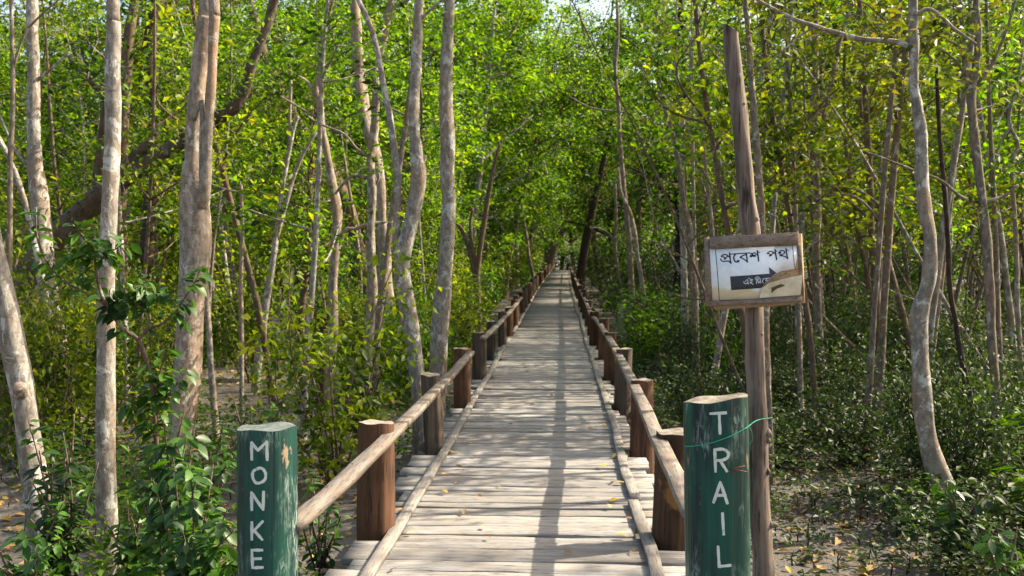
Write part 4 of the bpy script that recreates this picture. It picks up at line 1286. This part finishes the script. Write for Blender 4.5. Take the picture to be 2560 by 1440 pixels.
for q in range(46):                       # bushes lining the far boardwalk
    y = 17 + 65 * (q / 46) ** 1.2
    sd_ = -1 if q % 2 else 1
    x = float(xd(y)) + sd_ * g.uniform(1.75, 2.9)
    s = g.uniform(.7, 1.1) * (1 + y / 60)
    place('shrub', 'leafy bush hugging the %s edge of the boardwalk in the distance' % ('left' if sd_ < 0 else 'right'), 'shrub', 'bushes along the %s edge of the far boardwalk' % ('left' if sd_ < 0 else 'right'),
          (SHRUB_SUN + SHRUB_MID)[q % 5] if sd_ < 0 else (SHRUB_MID + SHRUB_DARK)[q % 6], x + sd_ * s * .3, y, g.uniform(0, 6.28), s, s * g.uniform(.7, 1.2), 0, 'foliage')
for x, y, s in ((-2.0, 86, 2.2), (-.5, 88, 2.4), (1.0, 87, 2.2), (2.6, 86, 2.4), (4.2, 85, 2.2)):
    place('shrub', 'tall bush closing the view behind the far end of the boardwalk', 'shrub', 'tall bushes behind the far end of the boardwalk', SHRUB_MID[int(x) % 2], x, y, x, s, None, 0, 'foliage')
k = 0
for tr in range(2000):                    # tall bushes closing the view under the far trees
    if k >= 52: break
    y = g.uniform(20, 50); x = lat(y, g.uniform(-100, 2660))
    if abs(x) < 3.4 or not free(x, y, 1.2): continue
    s = g.uniform(1.5, 2.4)
    place('shrub', 'tall bush under the distant trees %s of the boardwalk' % ('left' if x < 0 else 'right'), 'shrub', 'tall bushes under the distant trees on the %s' % ('left' if x < 0 else 'right'),
          (SHRUB_SUN + SHRUB_MID)[k % 5] if x < 0 else (SHRUB_MID + SHRUB_DARK)[k % 6], x, y, g.uniform(0, 6.28), s, s * g.uniform(.7, 1.2), 0, 'foliage')
    k += 1
# ------------------------------------------------------------------ far wood, ground cover, litter
n = 60000
yy = g.uniform(78, 112, n); px = g.uniform(-300, 2860, n)
xx = .25 + (px - 1400) / F * yy
hh = 15 + 3 * np.sin(xx * .35) + 2.5 * np.sin(xx * .9 + 1)
zz = g.uniform(0, 1, n) ** .9 * hh
keep = (np.abs(xx - .6) > 1.6) | (zz > 5) | (yy > 108)
P = np.stack([xx, yy, zz + GZ + zd(yy)], -1)[keep]
V, Fs = rand_leaves(P, .55, .6, .3, .7, g)
me = mesh_np('far_woodland', V, Fs); me.materials.append(M['leaf_mid'])
tag(mobj('far_woodland', me), 'dense green forest closing the far distance', 'woodland', None, 'stuff')

def cover(n, xr, yr, hmax, L, leafm, label, name, side, seed, dens):
    g = np.random.default_rng(seed)
    x = g.uniform(*xr, n * 3); y = yr[0] + (yr[1] - yr[0]) * g.random(n * 3) ** 1.4
    d = np.sin(x * 1.7 + y * .9) + np.sin(y * 1.3 - x * .6 + 1) + .8 * np.sin(x * 3.1 + 2 + y * 2.3)
    ok = (d > dens) & (np.abs(x) > 1.25)
    if side > 0: ok &= ~((x < 2.6) & (y < 7.2) & (g.random(n * 3) < .8))
    x, y = x[ok][:n], y[ok][:n]
    m = len(x)
    h = hmax * g.uniform(.15, 1, m) ** 1.3
    # each seedling: a whorl of leaves at its top and pairs below
    Ps, Ds = [], []
    a0 = g.uniform(0, 6.28, m)
    for q in range(7):
        a = a0 + q * 2.2
        zf = 1.0 if q < 4 else .62
        Ps.append(np.stack([x + .012 * np.cos(a), y + .012 * np.sin(a), gz(x, y) + h * zf], -1))
        Ds.append(np.stack([np.cos(a), np.sin(a), g.normal(.15, .4, m)], -1))
    Ps, Ds = np.concatenate(Ps), np.concatenate(Ds)
    Nn = g.normal(0, .35, Ps.shape); Nn[:, 2] += 1
    Ls = L * g.uniform(.6, 1.3, len(Ps))
    V, Fs = leaf_arrays(Ps, Ds, Nn, Ls, Ls * .45, False, g)
    me = mesh_np(name, V, Fs); me.materials.append(M[leafm])
    tag(mobj(name, me), label, 'undergrowth', None, 'stuff')
cover(24000, (1.2, 15), (5.4, 24), .5, .062, 'leaf_dark', 'carpet of low dark seedlings on the mud right of the boardwalk', 'ground_cover', 1, 5, -1.0)
cover(9000, (-15, -1.2), (4.2, 24), .5, .068, 'leaf_mid', 'patchy low seedlings on the mud left of the boardwalk', 'ground_cover', -1, 6, .2)

n = 16000
x = np.concatenate([g.uniform(-14, -1.0, n // 2), g.uniform(1.0, 14, n // 2)])
y = 3.6 + 20 * g.random(n) ** 1.5
a = g.uniform(0, 6.28, n)
P = np.stack([x, y, gz(x, y) + g.uniform(.004, .03, n)], -1)
D = np.stack([np.cos(a), np.sin(a), g.normal(0, .22, n)], -1)
Nn = g.normal(0, .3, (n, 3)); Nn[:, 2] += 1
Ls = g.uniform(.05, .13, n)
V, Fs = leaf_arrays(P, D, Nn, Ls, Ls * .5, False, g)
me = mesh_np('leaf_litter', V, Fs); me.materials.append(M['litter'])
tag(mobj('leaf_litter', me), 'dry tan and yellow leaves scattered over the mud', 'leaf litter', None, 'stuff')

# breathing roots poking out of the mud
mb = MB()
for q in range(700):
    x0 = g.uniform(1.2, 5) if g.random() < .6 else g.uniform(-6, -1.2)
    y0 = g.uniform(3.6, 9)
    z0 = float(gz(x0, y0)); h = g.uniform(.04, .14)
    mb.add(*tube([np.array([x0, y0, z0 - .03]), np.array([x0 + g.normal(0, .008), y0 + g.normal(0, .008), z0 + h * .6]), np.array([x0 + g.normal(0, .015), y0, z0 + h])], [.006, .005, .0025], 5, .1, q))
tag(mb.obj('breathing_roots', M['bark_dark'], None), 'short dark breathing roots poking out of the mud', 'roots', None, 'stuff')

# ------------------------------------------------------------------ broad-leaved bush in the left foreground
def leafy_limbs(label, name, d, limbs, per, L, seed, group=None, leafm='leaf_hero', bark='bark_brown', spread=.05, cat='shrub'):
    g = np.random.default_rng(seed)
    mb = MB(); Ps, Ds, Ns = [], [], []
    b = at(limbs[0][0][0], limbs[0][0][1], d)
    gz0 = float(gz(b[0], b[1]))
    root = thing(name, label, cat, (b[0], b[1], gz0))
    for k, lb in enumerate(limbs):
        P, rd = world_path(lb, d)
        if k == 0: P, rd = ground_start(P, rd, 1.1)
        path = catmull(P, 6); s = np.linspace(0, len(rd) - 1, len(path))
        mb.add(*tube(path, np.interp(s, np.arange(len(rd)), rd), 7, .05, seed + k))
        ln_ = np.concatenate([[0], np.cumsum(np.linalg.norm(np.diff(path, axis=0), axis=1))])
        dens = lb[0][4] if len(lb[0]) > 4 else 1.0
        n = int(ln_[-1] * per * dens)
        if n < 1: continue
        t = np.sort(g.uniform(.08, 1.0, n)) * ln_[-1]
        c = np.stack([np.interp(t, ln_, path[:, q]) for q in range(3)], -1)
        T = unit(np.stack([np.interp(t, ln_, np.gradient(path[:, q])) for q in range(3)], -1))
        a = g.uniform(0, 6.28, n)
        rv = np.stack([np.cos(a), np.sin(a), g.normal(.1, .35, n)], -1)
        side = unit(rv - T * np.sum(rv * T, -1, keepdims=True))
        c2 = c + side * g.uniform(0, spread, (n, 1)) * g.random((n, 1))
        Ps.append(c2); Ds.append(unit(side + T * .25 + np.array([0, 0, -.45]) + g.normal(0, .2, (n, 3))))
        nn = g.normal(0, .35, (n, 3)); nn[:, 2] += 1; Ns.append(nn)
    Ps, Ds, Ns = np.concatenate(Ps), np.concatenate(Ds), np.concatenate(Ns)
    Ls = L * g.uniform(.6, 1.25, len(Ps))
    V, Fs = leaf_arrays(Ps, Ds, Ns, Ls, Ls * .52, True, g)
    org = np.array(root.location)
    mb.obj('stem', M[bark], root, smooth=True, origin=org)
    me = mesh_np('foliage', V - org, Fs, True); me.materials.append(M[leafm])
    mobj('foliage', me, root)
    return root
leafy_limbs('tall broad-leaved bush with crooked pale stems in front of the slim upright trunk', 'broadleaf_bush', 4.9,
    [[(402, 1460, 15), (398, 1250, 13), (388, 1050, 12), (380, 960, 12), (362, 890, 11), (345, 850, 11), (318, 830, 10), (290, 800, 9), (268, 765, 9), (252, 730, 8), (240, 680, 7), (236, 635, 5), (225, 600, 4)],
     [(345, 850, 9, 0, .25), (368, 825, 8), (374, 800, 7), (372, 785, 6), (352, 765, 5), (340, 755, 4)], [(372, 820, 7, 0, .3), (400, 812, 7), (422, 795, 6), (440, 780, 5)],
     [(262, 762, 6), (220, 735, 6), (180, 715, 6), (145, 690, 5), (118, 655, 5), (105, 630, 5), (92, 585, 4), (90, 540, 4), (91, 518, 3)],
     [(236, 640, 5, 0, 2.2), (215, 600, 4), (195, 575, 3), (180, 560, 3)], [(240, 660, 5, 0, 2.4), (265, 640, 4), (300, 615, 3), (322, 600, 3)], [(232, 650, 4, 0, 2), (205, 640, 4), (165, 640, 3)],
     [(270, 770, 5, 0, 2.4), (310, 750, 4), (345, 725, 4), (372, 700, 3)], [(290, 790, 5, 0, 2.2), (330, 770, 4), (360, 740, 4), (400, 735, 3), (425, 740, 3)], [(440, 780, 4, 0, 1.8), (465, 740, 3), (490, 700, 3), (505, 665, 3)], [(440, 782, 4, 0, 1.8), (460, 790, 3), (450, 800, 3)],
     [(385, 1000, 6, 0, 1.6), (400, 930, 5), (415, 880, 4), (420, 860, 3)], [(390, 1040, 5, 0, 1.6), (420, 990, 4), (450, 950, 4), (470, 920, 3)], [(390, 1100, 5, 0, 1.8), (360, 1040, 4), (330, 1020, 4), (300, 1010, 3)]],
    64, .085, 51)
def bush_cluster(label, px, d, cx, n_l, seed, per, L):
    g = np.random.default_rng(seed)
    lim = []
    for k in range(n_l):
        ex, ey = px[0] + g.uniform(-1, 1) * px[2], px[1] + g.uniform(-1, 1) * px[3]
        mx_, my_ = (cx[0] + ex) / 2 + g.uniform(-20, 20), (cx[1] + ey) / 2 - 20
        dd = g.uniform(-.3, .3)
        lim.append([(cx[0] + g.uniform(-15, 15), cx[1], 6, 0, .9), (mx_, my_, 5, dd * .5), (ex, ey, 3, dd)])
    return leafy_limbs(label, 'broadleaf_bush', d, lim, per, L * .86, seed)
bush_cluster('low dense bush of broad glossy leaves touching post MONKE on its left', (480, 1270, 110, 130), 4.3, (470, 1500), 20, 61, 67, 0.094)
bush_cluster('broad-leaved bush with drooping leaves between the hollow trunk and the slim pale trunk', (400, 1130, 95, 110), 4.7, (400, 1400), 12, 62, 56, 0.094)
bush_cluster('broad-leaved bush against the foot of the leaning trunk at the left edge', (170, 1160, 110, 130), 4.9, (165, 1440), 14, 63, 56, 0.088)
bush_cluster('low dark bush in the bottom left corner', (80, 1330, 100, 90), 4.6, (60, 1500), 10, 64, 45, 0.083)
bush_cluster('sunlit bush with upright pale leaves by the foot of the knobbly brown trunk', (900, 960, 70, 60), 9.2, (910, 1100), 18, 65, 36, .10)
bush_cluster('tangled low bush at the foot of the thick hollow trunk', (520, 1130, 90, 80), 6.4, (500, 1330), 14, 71, 52, .08)
bush_cluster('bush of dark leaves behind the slim pale trunk, at the foot of the crooked bush', (330, 1290, 80, 110), 5.3, (330, 1460), 14, 72, 46, .085)
bush_cluster('low leafy bush behind post MONKE with tips above its top', (650, 1040, 80, 60), 7.2, (640, 1250), 12, 73, 46, .08)
bush_cluster('small bush under the near end of the left rail, beside post MONKE', (800, 1260, 60, 90), 5.6, (800, 1420), 10, 66, 40, .075)
bush_cluster('low bush with bright leaf tips at the bottom right', (2400, 1270, 110, 70), 6.0, (2400, 1400), 14, 67, 45, 0.094)
bush_cluster('low spreading bush at the foot of the strong mottled grey trunk', (2270, 1250, 80, 60), 6.8, (2270, 1400), 14, 74, 46, .075)
bush_cluster('low bush of dark leaves in the bottom right corner', (2520, 1360, 60, 60), 5.2, (2520, 1480), 10, 68, 51, 0.088)

# ------------------------------------------------------------------ leaves fallen on the planks
def deck_leaf_mesh(seed, L, mname):
    g = np.random.default_rng(seed)
    V, Fs = leaf_arrays(np.array([[-L / 2, 0, .006]]), np.array([[1, 0, .12]]), np.array([[0, g.normal(0, .3), 1]]), L, L * .5, True, g)
    V[:, 2] += .012 - V[:, 2].min() * 0
    me = mesh_np('fallen_leaf', V, Fs, True); me.materials.append(M[mname]); return me
KIND = {'yellow': ([deck_leaf_mesh(1, .09, 'leaf_yellow'), deck_leaf_mesh(2, .08, 'leaf_yellow')], 'bright yellow leaf fallen on the boardwalk planks', 'yellow leaves fallen on the planks'),
        'tan': ([deck_leaf_mesh(3, .085, 'leaf_tan'), deck_leaf_mesh(4, .075, 'leaf_tan')], 'dry tan leaf fallen on the boardwalk planks', 'tan leaves fallen on the planks'),
        'brown': ([deck_leaf_mesh(5, .075, 'leaf_brown'), deck_leaf_mesh(6, .065, 'leaf_brown')], 'dark brown curled leaf on the boardwalk planks', 'brown leaves fallen on the planks')}
seen = [('yellow', 1540, 1144), ('yellow', 1507, 1169), ('tan', 1420, 1387), ('yellow', 1554, 1345), ('tan', 1583, 1386), ('yellow', 1550, 1213), ('brown', 1530, 1211), ('yellow', 1111, 1234), ('yellow', 1143, 1210), ('tan', 1025, 1338),
        ('tan', 1208, 1323), ('tan', 1222, 1348), ('brown', 1187, 1145), ('brown', 1285, 1118), ('tan', 1322, 1124), ('brown', 1140, 1140), ('brown', 1158, 1178), ('tan', 1112, 1191), ('yellow', 1534, 1254), ('brown', 1572, 1302), ('brown', 982, 1430), ('tan', 1160, 1286),
        ('yellow', 1510, 1064), ('tan', 1495, 1066), ('brown', 1533, 1125), ('brown', 1222, 1043), ('brown', 1235, 1026), ('tan', 1240, 1037), ('brown', 1332, 1015), ('tan', 1255, 1000), ('tan', 1380, 992), ('yellow', 1485, 963), ('brown', 1240, 960), ('brown', 1448, 950), ('tan', 1330, 965), ('brown', 1370, 958), ('yellow', 1280, 880), ('brown', 1420, 905), ('tan', 1345, 830), ('brown', 1300, 850)]
gl = np.random.default_rng(9)
for k, (kd, px, py) in enumerate(seen):
    v = ray(px, py); t = (0.004 - CAM[2]) / v[2]
    c = CAM + v * t
    ms, lb, gr = KIND[kd]
    o = mobj('fallen_leaf', ms[k % 2], None, (c[0], c[1], .006))
    o.rotation_euler = (gl.normal(0, .1), gl.normal(0, .1), gl.uniform(0, 6.28))
    s = gl.uniform(.55, 1.0); o.scale = (s, s, s)
    tag(o, lb, 'leaf', gr)
for k in range(34):
    kd = ['brown', 'tan', 'yellow'][int(gl.choice([0, 0, 1, 1, 1, 2]))]
    y = 4.9 + 14 * gl.random(); x = gl.choice([-1, 1]) * gl.uniform(.35, .9) if gl.random() < .7 else gl.uniform(-.6, .6)
    ms, lb, gr = KIND[kd]
    o = mobj('fallen_leaf', ms[k % 2], None, (x, y, .006))
    o.rotation_euler = (gl.normal(0, .1), gl.normal(0, .1), gl.uniform(0, 6.28))
    s = gl.uniform(.55, 1.0); o.scale = (s, s, s)
    tag(o, lb, 'leaf', gr)
